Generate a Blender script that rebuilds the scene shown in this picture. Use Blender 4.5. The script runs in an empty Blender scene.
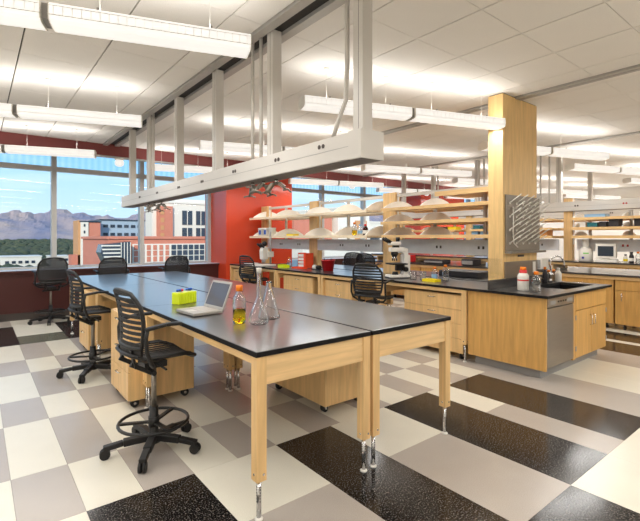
import bpy, bmesh, math, random
from mathutils import Vector, Matrix, noise
random.seed(7)
PI = math.pi
scene = bpy.context.scene
COL = scene.collection

# ------------------------------------------------------------------ camera
cam_d = bpy.data.cameras.new('camera')
cam_d.sensor_width = 36.0
cam_d.lens = 434.0 / 640.0 * 36.0
cam_d.shift_y = -22.5 / 640.0
cam_d.clip_start = 0.05
cam_d.clip_end = 20000
cam = bpy.data.objects.new('camera', cam_d)
COL.objects.link(cam)
cam.location = (0, 0, 1.515)
cam.rotation_euler = (PI / 2, 0, -math.atan(344 / 434))
scene.camera = cam

# ------------------------------------------------------------------ world, sun, exposure
world = bpy.data.worlds.new('sky')
scene.world = world
world.use_nodes = True
wn = world.node_tree.nodes
wl = world.node_tree.links
wn.clear()
w_out = wn.new('ShaderNodeOutputWorld')
w_bg = wn.new('ShaderNodeBackground')
w_tc = wn.new('ShaderNodeTexCoord')
w_sep = wn.new('ShaderNodeSeparateXYZ')
w_ramp = wn.new('ShaderNodeValToRGB')
w_ramp.color_ramp.elements[0].position = 0.0
w_ramp.color_ramp.elements[0].color = (0.60, 0.76, 0.90, 1)
w_ramp.color_ramp.elements[1].position = 1.0
w_ramp.color_ramp.elements[1].color = (0.10, 0.27, 0.62, 1)
e = w_ramp.color_ramp.elements.new(0.12)
e.color = (0.44, 0.69, 0.93, 1)
e = w_ramp.color_ramp.elements.new(0.30)
e.color = (0.30, 0.56, 0.88, 1)
w_map = wn.new('ShaderNodeMapping')
w_map.inputs['Scale'].default_value = (1.5, 1.5, 16)
w_noise = wn.new('ShaderNodeTexNoise')
w_noise.inputs['Scale'].default_value = 2.2
w_noise.inputs['Detail'].default_value = 6
w_cr = wn.new('ShaderNodeValToRGB')
w_cr.color_ramp.elements[0].position = 0.52
w_cr.color_ramp.elements[1].position = 0.80
w_mul = wn.new('ShaderNodeMath')
w_mul.operation = 'MULTIPLY'
w_mul.inputs[1].default_value = 0.55
w_mix = wn.new('ShaderNodeMixRGB')
w_mix.inputs[2].default_value = (0.86, 0.90, 0.96, 1)
wl.new(w_tc.outputs['Generated'], w_sep.inputs[0])
wl.new(w_sep.outputs['Z'], w_ramp.inputs[0])
wl.new(w_tc.outputs['Generated'], w_map.inputs[0])
wl.new(w_map.outputs[0], w_noise.inputs['Vector'])
wl.new(w_noise.outputs['Fac'], w_cr.inputs[0])
wl.new(w_cr.outputs[0], w_mul.inputs[0])
wl.new(w_mul.outputs[0], w_mix.inputs[0])
wl.new(w_ramp.outputs[0], w_mix.inputs[1])
wl.new(w_mix.outputs[0], w_bg.inputs[0])
w_bg.inputs[1].default_value = 1.1
wl.new(w_bg.outputs[0], w_out.inputs[0])

sun_d = bpy.data.lights.new('sun', 'SUN')
sun_d.energy = 3.2
sun_d.angle = 0.01
sun_d.color = (1.0, 0.88, 0.72)
sun = bpy.data.objects.new('sun', sun_d)
COL.objects.link(sun)
sun.rotation_euler = Vector((0.58, 0.70, -0.38)).to_track_quat('-Z', 'Y').to_euler()

LAMP_UP = 3.3
LAMP_DOWN = 12.0
DIFFUSER = 0.50
scene.view_settings.view_transform = 'Standard'
scene.view_settings.look = 'None'
scene.view_settings.gamma = 1.0
scene.view_settings.use_curve_mapping = False
scene.view_settings.exposure = 0.32


# ------------------------------------------------------------------ materials
def lin(c):
    return tuple((x / 255 / 12.92) if x / 255 <= 0.04045 else ((x / 255 + 0.055) / 1.055) ** 2.4 for x in c) + (1,)


def base_mat(name):
    m = bpy.data.materials.new(name)
    m.use_nodes = True
    return m, m.node_tree.nodes, m.node_tree.links, m.node_tree.nodes['Principled BSDF']


def mat(name, rgb, rough=0.5, metal=0.0, var=0.06, scale=12.0, spec=0.5, stretch=(1, 1, 1)):
    """plain colour with a faint procedural variation"""
    m, n, l, b = base_mat(name)
    c = lin(rgb)
    tc = n.new('ShaderNodeTexCoord')
    mp = n.new('ShaderNodeMapping')
    mp.inputs['Scale'].default_value = stretch
    nz = n.new('ShaderNodeTexNoise')
    nz.inputs['Scale'].default_value = scale
    nz.inputs['Detail'].default_value = 3
    mx = n.new('ShaderNodeMixRGB')
    mx.inputs[1].default_value = tuple(x * (1 - var) for x in c[:3]) + (1,)
    mx.inputs[2].default_value = tuple(min(1, x * (1 + var)) for x in c[:3]) + (1,)
    l.new(tc.outputs['Object'], mp.inputs[0])
    l.new(mp.outputs[0], nz.inputs['Vector'])
    l.new(nz.outputs['Fac'], mx.inputs[0])
    l.new(mx.outputs[0], b.inputs['Base Color'])
    b.inputs['Roughness'].default_value = rough
    b.inputs['Metallic'].default_value = metal
    b.inputs['Specular IOR Level'].default_value = spec
    return m


def wood(name, rgb, grain='z', rough=0.38):
    m, n, l, b = base_mat(name)
    c = lin(rgb)
    tc = n.new('ShaderNodeTexCoord')
    mp = n.new('ShaderNodeMapping')
    mp.inputs['Scale'].default_value = {'z': (9, 9, .7), 'y': (9, .7, 9), 'x': (.7, 9, 9)}[grain]
    nz = n.new('ShaderNodeTexNoise')
    nz.inputs['Scale'].default_value = 3.0
    nz.inputs['Detail'].default_value = 6
    nz.inputs['Distortion'].default_value = 0.6
    rp = n.new('ShaderNodeValToRGB')
    rp.color_ramp.elements[0].position = 0.3
    rp.color_ramp.elements[0].color = tuple(x * .84 for x in c[:3]) + (1,)
    rp.color_ramp.elements[1].position = 0.7
    rp.color_ramp.elements[1].color = tuple(min(1, x * 1.10) for x in c[:3]) + (1,)
    l.new(tc.outputs['Object'], mp.inputs[0])
    l.new(mp.outputs[0], nz.inputs['Vector'])
    l.new(nz.outputs['Fac'], rp.inputs[0])
    l.new(rp.outputs[0], b.inputs['Base Color'])
    b.inputs['Roughness'].default_value = rough
    return m


def speckle(name, rgb, rgb2, thr, rough, scale=160, cloud=.05):
    m, n, l, b = base_mat(name)
    tc = n.new('ShaderNodeTexCoord')
    nz = n.new('ShaderNodeTexNoise')
    nz.inputs['Scale'].default_value = scale
    nz.inputs['Detail'].default_value = 2
    rp = n.new('ShaderNodeValToRGB')
    rp.color_ramp.elements[0].position = thr
    rp.color_ramp.elements[0].color = lin(rgb)
    rp.color_ramp.elements[1].position = min(1, thr + .14)
    rp.color_ramp.elements[1].color = lin(rgb2)
    l.new(tc.outputs['Object'], nz.inputs['Vector'])
    l.new(nz.outputs['Fac'], rp.inputs[0])
    n2 = n.new('ShaderNodeTexNoise')
    n2.inputs['Scale'].default_value = 5
    n2.inputs['Detail'].default_value = 4
    l.new(tc.outputs['Object'], n2.inputs['Vector'])
    mr = n.new('ShaderNodeMapRange')
    mr.inputs['To Min'].default_value = 1 - cloud
    mr.inputs['To Max'].default_value = 1 + cloud
    l.new(n2.outputs['Fac'], mr.inputs[0])
    mu = n.new('ShaderNodeMixRGB')
    mu.blend_type = 'MULTIPLY'
    mu.inputs[0].default_value = 1
    l.new(rp.outputs[0], mu.inputs[1])
    l.new(mr.outputs[0], mu.inputs[2])
    l.new(mu.outputs[0], b.inputs['Base Color'])
    b.inputs['Roughness'].default_value = rough
    return m


def glassy(name, rgb, ior=1.45, rough=0.0):
    m, n, l, b = base_mat(name)
    b.inputs['Base Color'].default_value = lin(rgb)
    b.inputs['Transmission Weight'].default_value = 1.0
    b.inputs['IOR'].default_value = ior
    b.inputs['Roughness'].default_value = rough
    return m


def pane_mat(name, tint, gloss, ribs=False):
    """thin sheet: see-through with a mirror share"""
    m = bpy.data.materials.new(name)
    m.use_nodes = True
    n, l = m.node_tree.nodes, m.node_tree.links
    n.clear()
    o = n.new('ShaderNodeOutputMaterial')
    t = n.new('ShaderNodeBsdfTransparent')
    t.inputs[0].default_value = tint
    g = n.new('ShaderNodeBsdfGlossy')
    g.inputs['Roughness'].default_value = 0.02
    mx = n.new('ShaderNodeMixShader')
    mx.inputs[0].default_value = gloss
    l.new(t.outputs[0], mx.inputs[1])
    l.new(g.outputs[0], mx.inputs[2])
    if ribs:
        tc = n.new('ShaderNodeTexCoord')
        wv = n.new('ShaderNodeTexWave')
        wv.inputs['Scale'].default_value = 2.6
        l.new(tc.outputs['Object'], wv.inputs['Vector'])
        rp = n.new('ShaderNodeValToRGB')
        rp.color_ramp.elements[0].color = (tint[0] * .91, tint[1] * .96, tint[2], 1)
        rp.color_ramp.elements[1].color = tint
        l.new(wv.outputs[0], rp.inputs[0])
        l.new(rp.outputs[0], t.inputs[0])
    l.new(mx.outputs[0], o.inputs[0])
    return m


def emit(name, rgb, strength):
    m, n, l, b = base_mat(name)
    b.inputs['Base Color'].default_value = (.8, .8, .8, 1)
    b.inputs['Emission Color'].default_value = rgb
    b.inputs['Emission Strength'].default_value = strength
    b.inputs['Roughness'].default_value = .4
    return m


M = {}
M['maple'] = wood('maple', (228, 188, 130), 'z')
M['maple_h'] = wood('maple_h', (228, 189, 132), 'y')
M['maple_x'] = wood('maple_x', (229, 192, 138), 'x')
M['honey'] = wood('honey', (212, 164, 94), 'z')
M['column_wood'] = wood('column_wood', (225, 187, 126), 'z')
M['epoxy'] = speckle('epoxy', (52, 51, 52), (60, 58, 58), .45, .32, 90)
M['epoxy'].node_tree.nodes['Principled BSDF'].inputs['Specular IOR Level'].default_value = .7
for _k, _v in (('Coat Weight', .6), ('Coat IOR', 1.6), ('Coat Roughness', .13)):
    M['epoxy'].node_tree.nodes['Principled BSDF'].inputs[_k].default_value = _v
M['epoxy_edge'] = mat('epoxy_edge', (18, 17, 18), .65, spec=.2)
M['epoxy_sink'] = mat('epoxy_sink', (22, 22, 24), .3)
M['cream_tile'] = speckle('cream_tile', (229, 224, 209), (220, 214, 198), .45, .22, 220)
M['taupe_tile'] = speckle('taupe_tile', (184, 175, 166), (174, 165, 156), .45, .22, 220)
M['black_tile'] = speckle('black_tile', (20, 18, 18), (120, 114, 108), .54, .15, 110)
for _k in ('cream_tile', 'taupe_tile', 'black_tile'):
    M[_k].node_tree.nodes['Principled BSDF'].inputs['Specular IOR Level'].default_value = .4
M['green_tile'] = speckle('green_tile', (112, 112, 98), (98, 100, 88), .5, .18, 60)
M['floor_bed'] = mat('floor_bed', (120, 114, 104), .5)
M['ceil_tile'] = speckle('ceil_tile', (236, 231, 224), (229, 224, 217), .5, .8, 150, .02)
M['ceil_void'] = mat('ceil_void', (46, 42, 38), .8)
M['track'] = mat('track', (176, 172, 166), .4, .3)
M['track_slot'] = mat('track_slot', (40, 38, 36), .6)
M['red'] = mat('red', (208, 70, 42), .22, 0, .03, 3)
M['shaded_red'] = mat('shaded_red', (66, 21, 16), .5, 0, .05, 3)  # wall red darkened, the shade below the sill put into the colour
M['beam_red'] = mat('beam_red', (118, 52, 48), .55, 0, .04, 4)
M['wall_white'] = mat('wall_white', (236, 233, 226), .7, 0, .02, 3)
M['baseboard'] = mat('baseboard', (58, 50, 46), .5)
M['alu'] = mat('alu', (196, 194, 190), .4, .2)
M['service_white'] = mat('service_white', (202, 197, 190), .42, 0, .03, 5)
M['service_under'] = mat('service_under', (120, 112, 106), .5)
M['socket'] = mat('socket', (70, 60, 56), .5)
M['socket_red'] = mat('socket_red', (170, 40, 36), .5)
M['sill'] = mat('sill', (190, 194, 200), .3)
M['steel'] = mat('steel', (156, 149, 141), .32, .9, .08, 6, .5, (1, 1, 14))
M['rack_steel'] = mat('rack_steel', (146, 138, 128), .4, .7)
M['chrome'] = mat('chrome', (205, 204, 204), .16, 1.0)
M['black_plastic'] = mat('black_plastic', (19, 17, 16), .5)
M['black_metal'] = mat('black_metal', (22, 21, 21), .38)
M['rubber'] = mat('rubber', (24, 23, 23), .6)
M['white_plastic'] = mat('white_plastic', (232, 228, 220), .4)
M['cream_panel'] = mat('cream_panel', (252, 248, 240), .5, 0, .03, 8)
M['shelf_white'] = wood('shelf_white', (232, 214, 184), 'y')
M['raceway'] = mat('raceway', (222, 223, 226), .45)
M['grey_plastic'] = mat('grey_plastic', (150, 148, 146), .45)
M['laptop_grey'] = mat('laptop_grey', (168, 162, 154), .4, .3)
M['laptop_key'] = mat('laptop_key', (196, 190, 182), .45)
M['screen'] = mat('screen', (96, 92, 94), .08)
M['chartreuse'] = mat('chartreuse', (214, 232, 24), .4)
M['yellow'] = mat('yellow', (240, 214, 20), .4)
M['orange'] = mat('orange', (246, 132, 16), .4)
M['red_orange'] = mat('red_orange', (232, 70, 24), .4)
M['bucket_red'] = mat('bucket_red', (206, 26, 34), .35)
M['red_cap'] = mat('red_cap', (216, 36, 36), .4)
M['blue'] = mat('blue', (36, 84, 176), .4)
M['light_blue'] = mat('light_blue', (140, 180, 214), .4)
M['teal'] = mat('teal', (34, 112, 122), .5)
M['dark_box'] = mat('dark_box', (44, 40, 44), .5)
M['cardboard'] = mat('cardboard', (186, 128, 70), .7)
M['paper'] = mat('paper', (236, 234, 228), .7)
M['green_print'] = mat('green_print', (130, 204, 110), .5)
M['navy_print'] = mat('navy_print', (50, 56, 160), .5)
M['glass'] = glassy('glass', (250, 252, 252), 1.42)
M['amber_glass'] = glassy('amber_glass', (120, 50, 12), 1.4)
M['yellow_liquid'] = glassy('yellow_liquid', (246, 208, 20), 1.33)
M['clear_plastic'] = pane_mat('clear_plastic', (.98, .985, .985, 1), .04)
M['window_glass'] = pane_mat('window_glass', (.96, .98, .99, 1), .015)
M['ribbed_glass'] = pane_mat('ribbed_glass', (.86, .95, 1, 1), .015, True)
M['diffuser'] = emit('diffuser', (1, .975, .93, 1), DIFFUSER)
M['brick'] = mat('brick', (200, 126, 104), .8, 0, .10, .6)
M['concrete'] = mat('concrete', (226, 220, 208), .8, 0, .04, .3)
M['tan'] = mat('tan', (200, 150, 104), .8)
M['blue_clad'] = mat('blue_clad', (160, 178, 194), .5, 0, .06, .2)
M['dark_glass'] = mat('dark_glass', (50, 62, 76), .15)
M['ground'] = mat('ground', (136, 132, 108), .9, 0, .35, .01)
M['canopy'] = mat('canopy', (66, 76, 54), .9, 0, .4, .02)
M['house'] = mat('house', (220, 216, 206), .8)


def mountain_mat():
    m, n, l, b = base_mat('mountain')
    tc = n.new('ShaderNodeTexCoord')
    nz = n.new('ShaderNodeTexNoise')
    nz.inputs['Scale'].default_value = .004
    nz.inputs['Detail'].default_value = 8
    rp = n.new('ShaderNodeValToRGB')
    rp.color_ramp.elements[0].position = .35
    rp.color_ramp.elements[0].color = lin((128, 128, 146))
    rp.color_ramp.elements[1].position = .7
    rp.color_ramp.elements[1].color = lin((186, 164, 152))
    l.new(tc.outputs['Object'], nz.inputs['Vector'])
    l.new(nz.outputs['Fac'], rp.inputs[0])
    l.new(rp.outputs[0], b.inputs['Base Color'])
    b.inputs['Roughness'].default_value = .95
    return m


M['mountain'] = mountain_mat()


# ------------------------------------------------------------------ mesh helpers
class MB:
    def __init__(self):
        self.v, self.f, self.s = [], [], []

    def _add(self, vs, fs, smooth=False):
        o = len(self.v)
        self.v += [tuple(p) for p in vs]
        self.f += [tuple(i + o for i in f) for f in fs]
        self.s += [smooth] * len(fs)
        return self

    def box(self, x0, x1, y0, y1, z0, z1):
        vs = [(x, y, z) for z in (z0, z1) for y in (y0, y1) for x in (x0, x1)]
        return self._add(vs, [(0, 2, 3, 1), (4, 5, 7, 6), (0, 1, 5, 4), (2, 6, 7, 3), (0, 4, 6, 2), (1, 3, 7, 5)])

    def obox(self, p0, p1, w, h, up=(0, 0, 1)):
        """bar from p0 to p1 of width w and height h"""
        p0, p1 = Vector(p0), Vector(p1)
        d = (p1 - p0).normalized()
        u = Vector(up)
        s = d.cross(u)
        if s.length < 1e-4:
            s = d.cross(Vector((1, 0, 0)))
        s.normalize()
        u = s.cross(d)
        vs = []
        for p in (p0, p1):
            for a, b in ((-1, -1), (1, -1), (1, 1), (-1, 1)):
                vs.append(p + s * a * w / 2 + u * b * h / 2)
        return self._add(vs, [(0, 1, 2, 3), (7, 6, 5, 4), (0, 4, 5, 1), (1, 5, 6, 2), (2, 6, 7, 3), (3, 7, 4, 0)])

    def cyl(self, p0, p1, r0, r1=None, n=14, smooth=True, cap=True):
        r1 = r0 if r1 is None else r1
        return self.tube([p0, p1], [r0, r1], n, smooth, cap)

    def tube(self, pts, r, n=8, smooth=True, cap=True, closed=False):
        pts = [Vector(p) for p in pts]
        k = len(pts)
        rs = r if isinstance(r, (list, tuple)) else [r] * k
        vs, fs = [], []
        prev = None
        for i, p in enumerate(pts):
            if closed:
                d = pts[(i + 1) % k] - pts[i - 1]
            else:
                d = pts[min(i + 1, k - 1)] - pts[max(i - 1, 0)]
            d.normalize()
            if prev is None:
                a = Vector((0, 0, 1)) if abs(d.z) < .9 else Vector((1, 0, 0))
                s = d.cross(a).normalized()
            else:
                s = (prev - d * prev.dot(d)).normalized()
            prev = s
            u = d.cross(s)
            for j in range(n):
                t = 2 * PI * j / n
                vs.append(p + (s * math.cos(t) + u * math.sin(t)) * rs[i])
        m = k if closed else k - 1
        for i in range(m):
            i2 = (i + 1) % k
            for j in range(n):
                j2 = (j + 1) % n
                fs.append((i * n + j, i * n + j2, i2 * n + j2, i2 * n + j))
        self._add(vs, fs, smooth)
        if cap and not closed:
            o = len(self.v) - len(vs)
            self.f += [tuple(o + j for j in reversed(range(n))), tuple(o + (k - 1) * n + j for j in range(n))]
            self.s += [False, False]
        return self

    def lathe(self, prof, c=(0, 0, 0), n=20, smooth=True):
        """prof: (r, z) list, open; axis z"""
        vs, fs = [], []
        k = len(prof)
        for r, z in prof:
            for j in range(n):
                t = 2 * PI * j / n
                vs.append((c[0] + max(r, 1e-5) * math.cos(t), c[1] + max(r, 1e-5) * math.sin(t), c[2] + z))
        for i in range(k - 1):
            for j in range(n):
                j2 = (j + 1) % n
                fs.append((i * n + j, i * n + j2, (i + 1) * n + j2, (i + 1) * n + j))
        return self._add(vs, fs, smooth)

    def prism(self, poly, a0, a1, axis='y'):
        """poly in the two other axes, extruded along axis"""
        def P(p, a):
            return {'y': (p[0], a, p[1]), 'x': (a, p[0], p[1]), 'z': (p[0], p[1], a)}[axis]
        k = len(poly)
        vs = [P(p, a0) for p in poly] + [P(p, a1) for p in poly]
        fs = [tuple(range(k)), tuple(reversed(range(k, 2 * k)))]
        for i in range(k):
            j = (i + 1) % k
            fs.append((i, i + k, j + k, j))
        return self._add(vs, fs)

    def ball(self, c, r, n=10):
        prof = [(r * math.sin(PI * i / n), -r * math.cos(PI * i / n)) for i in range(n + 1)]
        return self.lathe(prof, c, n + 4)

    def build(self, name, m, parent=None, bevel=0):
        me = bpy.data.meshes.new(name)
        me.from_pydata(self.v, [], self.f)
        me.polygons.foreach_set('use_smooth', self.s)
        bm = bmesh.new()
        bm.from_mesh(me)
        bmesh.ops.recalc_face_normals(bm, faces=bm.faces)
        bm.to_mesh(me)
        bm.free()
        me.materials.append(M[m])
        o = bpy.data.objects.new(name, me)
        COL.objects.link(o)
        if parent:
            o.parent = parent
        if bevel:
            b = o.modifiers.new('bevel', 'BEVEL')
            b.width = bevel
            b.segments = 2
            b.limit_method = 'ANGLE'
        return o


def bx(name, m, dims, parent=None, bevel=0):
    return MB().box(*dims).build(name, m, parent, bevel)


def tag(o, label, cat, group=None):
    o['label'] = label
    o['category'] = cat
    if group:
        o['group'] = group
    return o


def thing(name, label, cat, loc=(0, 0, 0), rz=0, group=None):
    o = bpy.data.objects.new(name, None)
    o.empty_display_size = .1
    COL.objects.link(o)
    o.location = loc
    o.rotation_euler = (0, 0, rz)
    return tag(o, label, cat, group)


def struct(o, label=None, cat=None):
    o['kind'] = 'structure'
    if label:
        o['label'] = label
    if cat:
        o['category'] = cat
    return o


def stuff(o):
    o['kind'] = 'stuff'
    return o


def copy_tree(o, parent=None):
    c = o.copy()
    COL.objects.link(c)
    c.parent = parent
    for ch in list(o.children):
        copy_tree(ch, c)
    return c


def dup(o, label, loc, rz=None, group=None):
    c = copy_tree(o)
    c.location = loc
    if rz is not None:
        c.rotation_euler = (0, 0, rz)
    c['label'] = label
    if group:
        c['group'] = group
    return c


# ================================================================== ROOM SHELL
KC = 1.047
CEIL = 1.515 + 1.705 * KC
X0, X1, Y0, YW = -5.0, 18.0, -5.0, 9.72     # room limits, YW = wall under the window
YG = 10.2                                   # glass plane

# ---- floor
FU = .3105
floor = struct(bx('floor', 'floor_bed', (X0, X1, Y0, YG + .3, -.30, -.004)),
               'glossy vinyl floor of cream, taupe and black rectangular tiles', 'floor')
rows = [-4.0]
ybounds = [1.13, 2.06, 2.69, 3.33, 4.275, 4.905, 5.855, 6.50, 7.47, 8.10, 9.05, YW]
low = [1.13 - .94, .19 - .63, -.44 - .94, -1.38 - .63, -2.01 - .94, -2.95 - .63, -5.0]
ys = sorted(low + ybounds)


def xs_grid():
    return [.17 + FU * k for k in range(-17, 58)]


tiles = []          # (x0, x1, y0, y1, colour)
gx = xs_grid()


def gxn(v):
    return min(gx, key=lambda g: abs(g - v))


bigs = [  # long rectangles of the pattern: x0, x1, y0, y1, colour
    (.48, 1.10, .19, 2.69, 'black_tile'), (1.10, 1.72, 2.06, 2.69, 'cream_tile'), (1.10, 1.72, .19, 2.06, 'taupe_tile'),
    (1.72, 2.24, 2.38, 2.69, 'black_tile'), (1.72, 2.24, .19, 2.38, 'black_tile'), (2.24, 2.86, 2.06, 2.69, 'cream_tile'), (2.24, 2.86, 1.13, 2.06, 'taupe_tile'), (2.24, 2.86, .19, 1.13, 'black_tile'),
    (2.86, 3.47, 1.13, 2.69, 'black_tile'), (2.86, 3.47, .19, 1.13, 'cream_tile'), (3.47, 3.80, 2.06, 2.69, 'cream_tile'), (3.47, 3.80, 1.13, 2.06, 'taupe_tile'),
    (3.80, 4.40, 1.13, 2.69, 'black_tile'), (3.47, 4.40, .19, 1.13, 'cream_tile'), (4.40, 5.05, 1.13, 2.69, 'taupe_tile'), (4.40, 5.43, .19, 1.13, 'cream_tile'),
    (5.05, 5.43, 1.13, 2.69, 'cream_tile'), (5.43, 6.05, 1.13, 2.69, 'cream_tile'), (6.05, 6.67, 1.13, 2.69, 'taupe_tile'),
    (6.67, 7.29, 1.13, 2.69, 'black_tile'), (7.29, 7.45, 1.13, 2.69, 'cream_tile'), (7.45, 8.07, 1.13, 2.69, 'black_tile'), (8.07, 8.69, 1.13, 2.69, 'cream_tile'),
    (5.43, 6.67, .19, 1.13, 'taupe_tile'), (6.67, 8.69, .19, 1.13, 'cream_tile'),
    (-.14, .17, 2.06, 2.69, 'taupe_tile'), (.17, .48, 2.06, 2.69, 'cream_tile'), (-.14, .17, 1.13, 2.06, 'cream_tile'), (.17, .48, 1.13, 2.06, 'taupe_tile'),
    (-1.2, .49, 7.47, 9.05, 'black_tile'), (.49, 1.10, 8.10, 9.05, 'cream_tile'), (.49, 1.10, 7.47, 8.10, 'green_tile'), (1.10, 1.72, 7.47, 9.05, 'black_tile'),
]
for t in bigs:
    tiles.append(t)


def covered(x, y):
    return any(a < x < b and c < y < d for a, b, c, d, _ in bigs)


small_far = []
for i in range(len(gx) - 1):
    for j in range(len(ys) - 1):
        cx, cy = (gx[i] + gx[i + 1]) / 2, (ys[j] + ys[j + 1]) / 2
        if covered(cx, cy) or cy > 9.05 and cx < -1.2:
            pass
        if covered(cx, cy):
            continue
        x0, x1 = gx[i], gx[i + 1]
        # trim against the long rectangles so that nothing overlaps
        for a, b, c, d, _ in bigs:
            if c < cy < d:
                if x0 < b < x1 and cx > b:
                    x0 = b
                if x0 < a < x1 and cx < a:
                    x1 = a
        k = 'cream_tile' if (i + j) % 2 else 'taupe_tile'
        near = -.8 < cx < 5.3 and 2.0 < cy < 9.8 or 6.5 < cx < 8.3 and 2 < cy < 3.4
        (tiles if near else small_far).append((x0, x1, ys[j], ys[j + 1], k))
tile_mesh = {}
for x0, x1, y0, y1, k in tiles:
    key = (round(x1 - x0, 3), round(y1 - y0, 3), k)
    if key not in tile_mesh:
        o = bx('tile', k, (.0008, key[0] - .0008, .0008, key[1] - .0008, -.004, 0))
        tile_mesh[key] = o.data
    else:
        o = bpy.data.objects.new('tile', tile_mesh[key])
        COL.objects.link(o)
    o.location = (x0, y0, 0)
    o.parent = floor
for k in ('cream_tile', 'taupe_tile'):
    b = MB()
    for x0, x1, y0, y1, kk in small_far:
        if kk == k:
            b.box(x0 + .0008, x1 - .0008, y0 + .0008, y1 - .0008, -.004, 0)
    stuff(b.build('tile_field', k, floor))

# ---- ceiling
YB = 8.60 * KC       # ceiling ends at the red beam
ceiling = struct(bx('ceiling', 'ceil_void', (X0, X1, Y0, YB, CEIL + .03, CEIL + .30)),
                 'suspended ceiling of off-white square panels with dark joints', 'ceiling')
CT = .609 * KC
T0, T1, T2 = (1.885, 2.178), (5.34, 5.486), (8.69, 8.815)
zones = [([.312 * KC + CT * k for k in range(-8, 3)] + [T0[0]], 1),
         ([T0[1]] + [2.347 * KC + CT * k for k in range(0, 5)] + [T1[0]], 1),
         ([T1[1]] + [5.40 * KC + CT * k for k in range(0, 5)] + [T2[0]], 1),
         ([T2[1]] + [8.60 * KC + CT * k for k in range(0, 15)], 1)]
cy = [2.398 * KC + CT * k for k in range(-11, 11)] + [YB]
cache = {}
restb = MB()
for xl, _ in zones:
    for i in range(len(xl) - 1):
        for j in range(len(cy) - 1):
            w, d = xl[i + 1] - xl[i], cy[j + 1] - cy[j]
            if w < .03 or d < .03:
                continue
            mx, my = (xl[i] + xl[i + 1]) / 2, (cy[j] + cy[j + 1]) / 2
            g, g2 = .006, .0025
            if -.4 < mx < 8.8 and 1.0 < my < 9.1 and 3.6 * my > mx * 1.0:
                key = (round(w, 3), round(d, 3))
                if key not in cache:
                    o = bx('ceiling_panel', 'ceil_tile', (g, w - g, g2, d - g2, 0, .028))
                    cache[key] = o.data
                else:
                    o = bpy.data.objects.new('ceiling_panel', cache[key])
                    COL.objects.link(o)
                o.location = (xl[i], cy[j], CEIL)
                o.parent = ceiling
            else:
                restb.box(xl[i] + g, xl[i + 1] - g, cy[j] + g2, cy[j + 1] - g2, CEIL, CEIL + .028)
stuff(restb.build('ceiling_panel_field', 'ceil_tile', ceiling))
# tracks let into the ceiling
for n, (a, b, yend) in enumerate(((T0[0], T0[1], YB), (T1[0], T1[1], YB), (T2[0], T2[1], YB))):
    t = bx('trim_%d' % (n + 1), 'track', (a + .002, a + .085 if n == 0 else a + .06, Y0, yend, CEIL - .025, CEIL + .028))
    struct(t, ('pale metal ceiling track above the service boom', 'grey metal ceiling track beside the wooden column',
               'dark thin ceiling track above the rear bench')[n], 'track')
    bx('track_flange', 'track', (b - .085 if n == 0 else b - .05, b - .002, Y0, yend, CEIL - .02, CEIL + .028), t)
    bx('track_slot', 'track_slot', (a + .085 if n == 0 else a + .06, b - .085 if n == 0 else b - .05, Y0, yend, CEIL + .012, CEIL + .028), t)

# ---- red beam by the window, upper ceiling behind it
bx_ = bx('trim_4', 'beam_red', (X0, X1, YB, YB + .18, 3.09, 3.85))
struct(bx_, 'dull red beam across the ceiling in front of the window wall', 'beam')
bx('beam_lip', 'alu', (X0, X1, YB + .02, YB + .16, 3.07, 3.09), bx_)
struct(bx('trim_5', 'wall_white', (X0, X1, YB + .18, YG + .3, 3.77, 3.85)), 'white strip of ceiling behind the red beam', 'ceiling')

# ---- walls
roof = struct(bx('trim_6', 'wall_white', (X0 - .3, X1 + .3, Y0 - .3, YG + .35, 3.85, 4.05)), 'roof slab above the ceiling', 'roof')
struct(bx('wall_left', 'wall_white', (X0 - .3, X0, Y0 - .3, YG + .35, -.3, 3.85)), 'plain white side wall', 'wall')
struct(bx('wall_right', 'wall_white', (X1, X1 + .3, Y0 - .3, YG + .35, -.3, 3.85)), 'plain white wall at the far end of the laboratory', 'wall')
struct(bx('wall_back', 'wall_white', (X0, X1, Y0 - .3, Y0, -.3, 3.85)), 'plain white wall behind the viewer', 'wall')
wf = struct(bx('wall_front', 'shaded_red', (X0, X1, YW, YG + .3, -.3, .87)), 'red wall below the window sill, darkened to paint in its shade', 'wall')
struct(bx('baseboard_front', 'baseboard', (X0, X1, YW - .02, YW, 0, .13)), 'dark baseboard under the window', 'baseboard')
piers = [(4.58, 6.44), (11.68, 14.2)]
for n, (a, b) in enumerate(piers):
    struct(bx('wall_pier_%d' % (n + 1), 'red', (a, b, 9.30, YG + .3, 0, 3.77)),
           ('bright red wall pier left of the shelves', 'red wall pier seen far behind the shelves')[n], 'wall')
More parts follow.
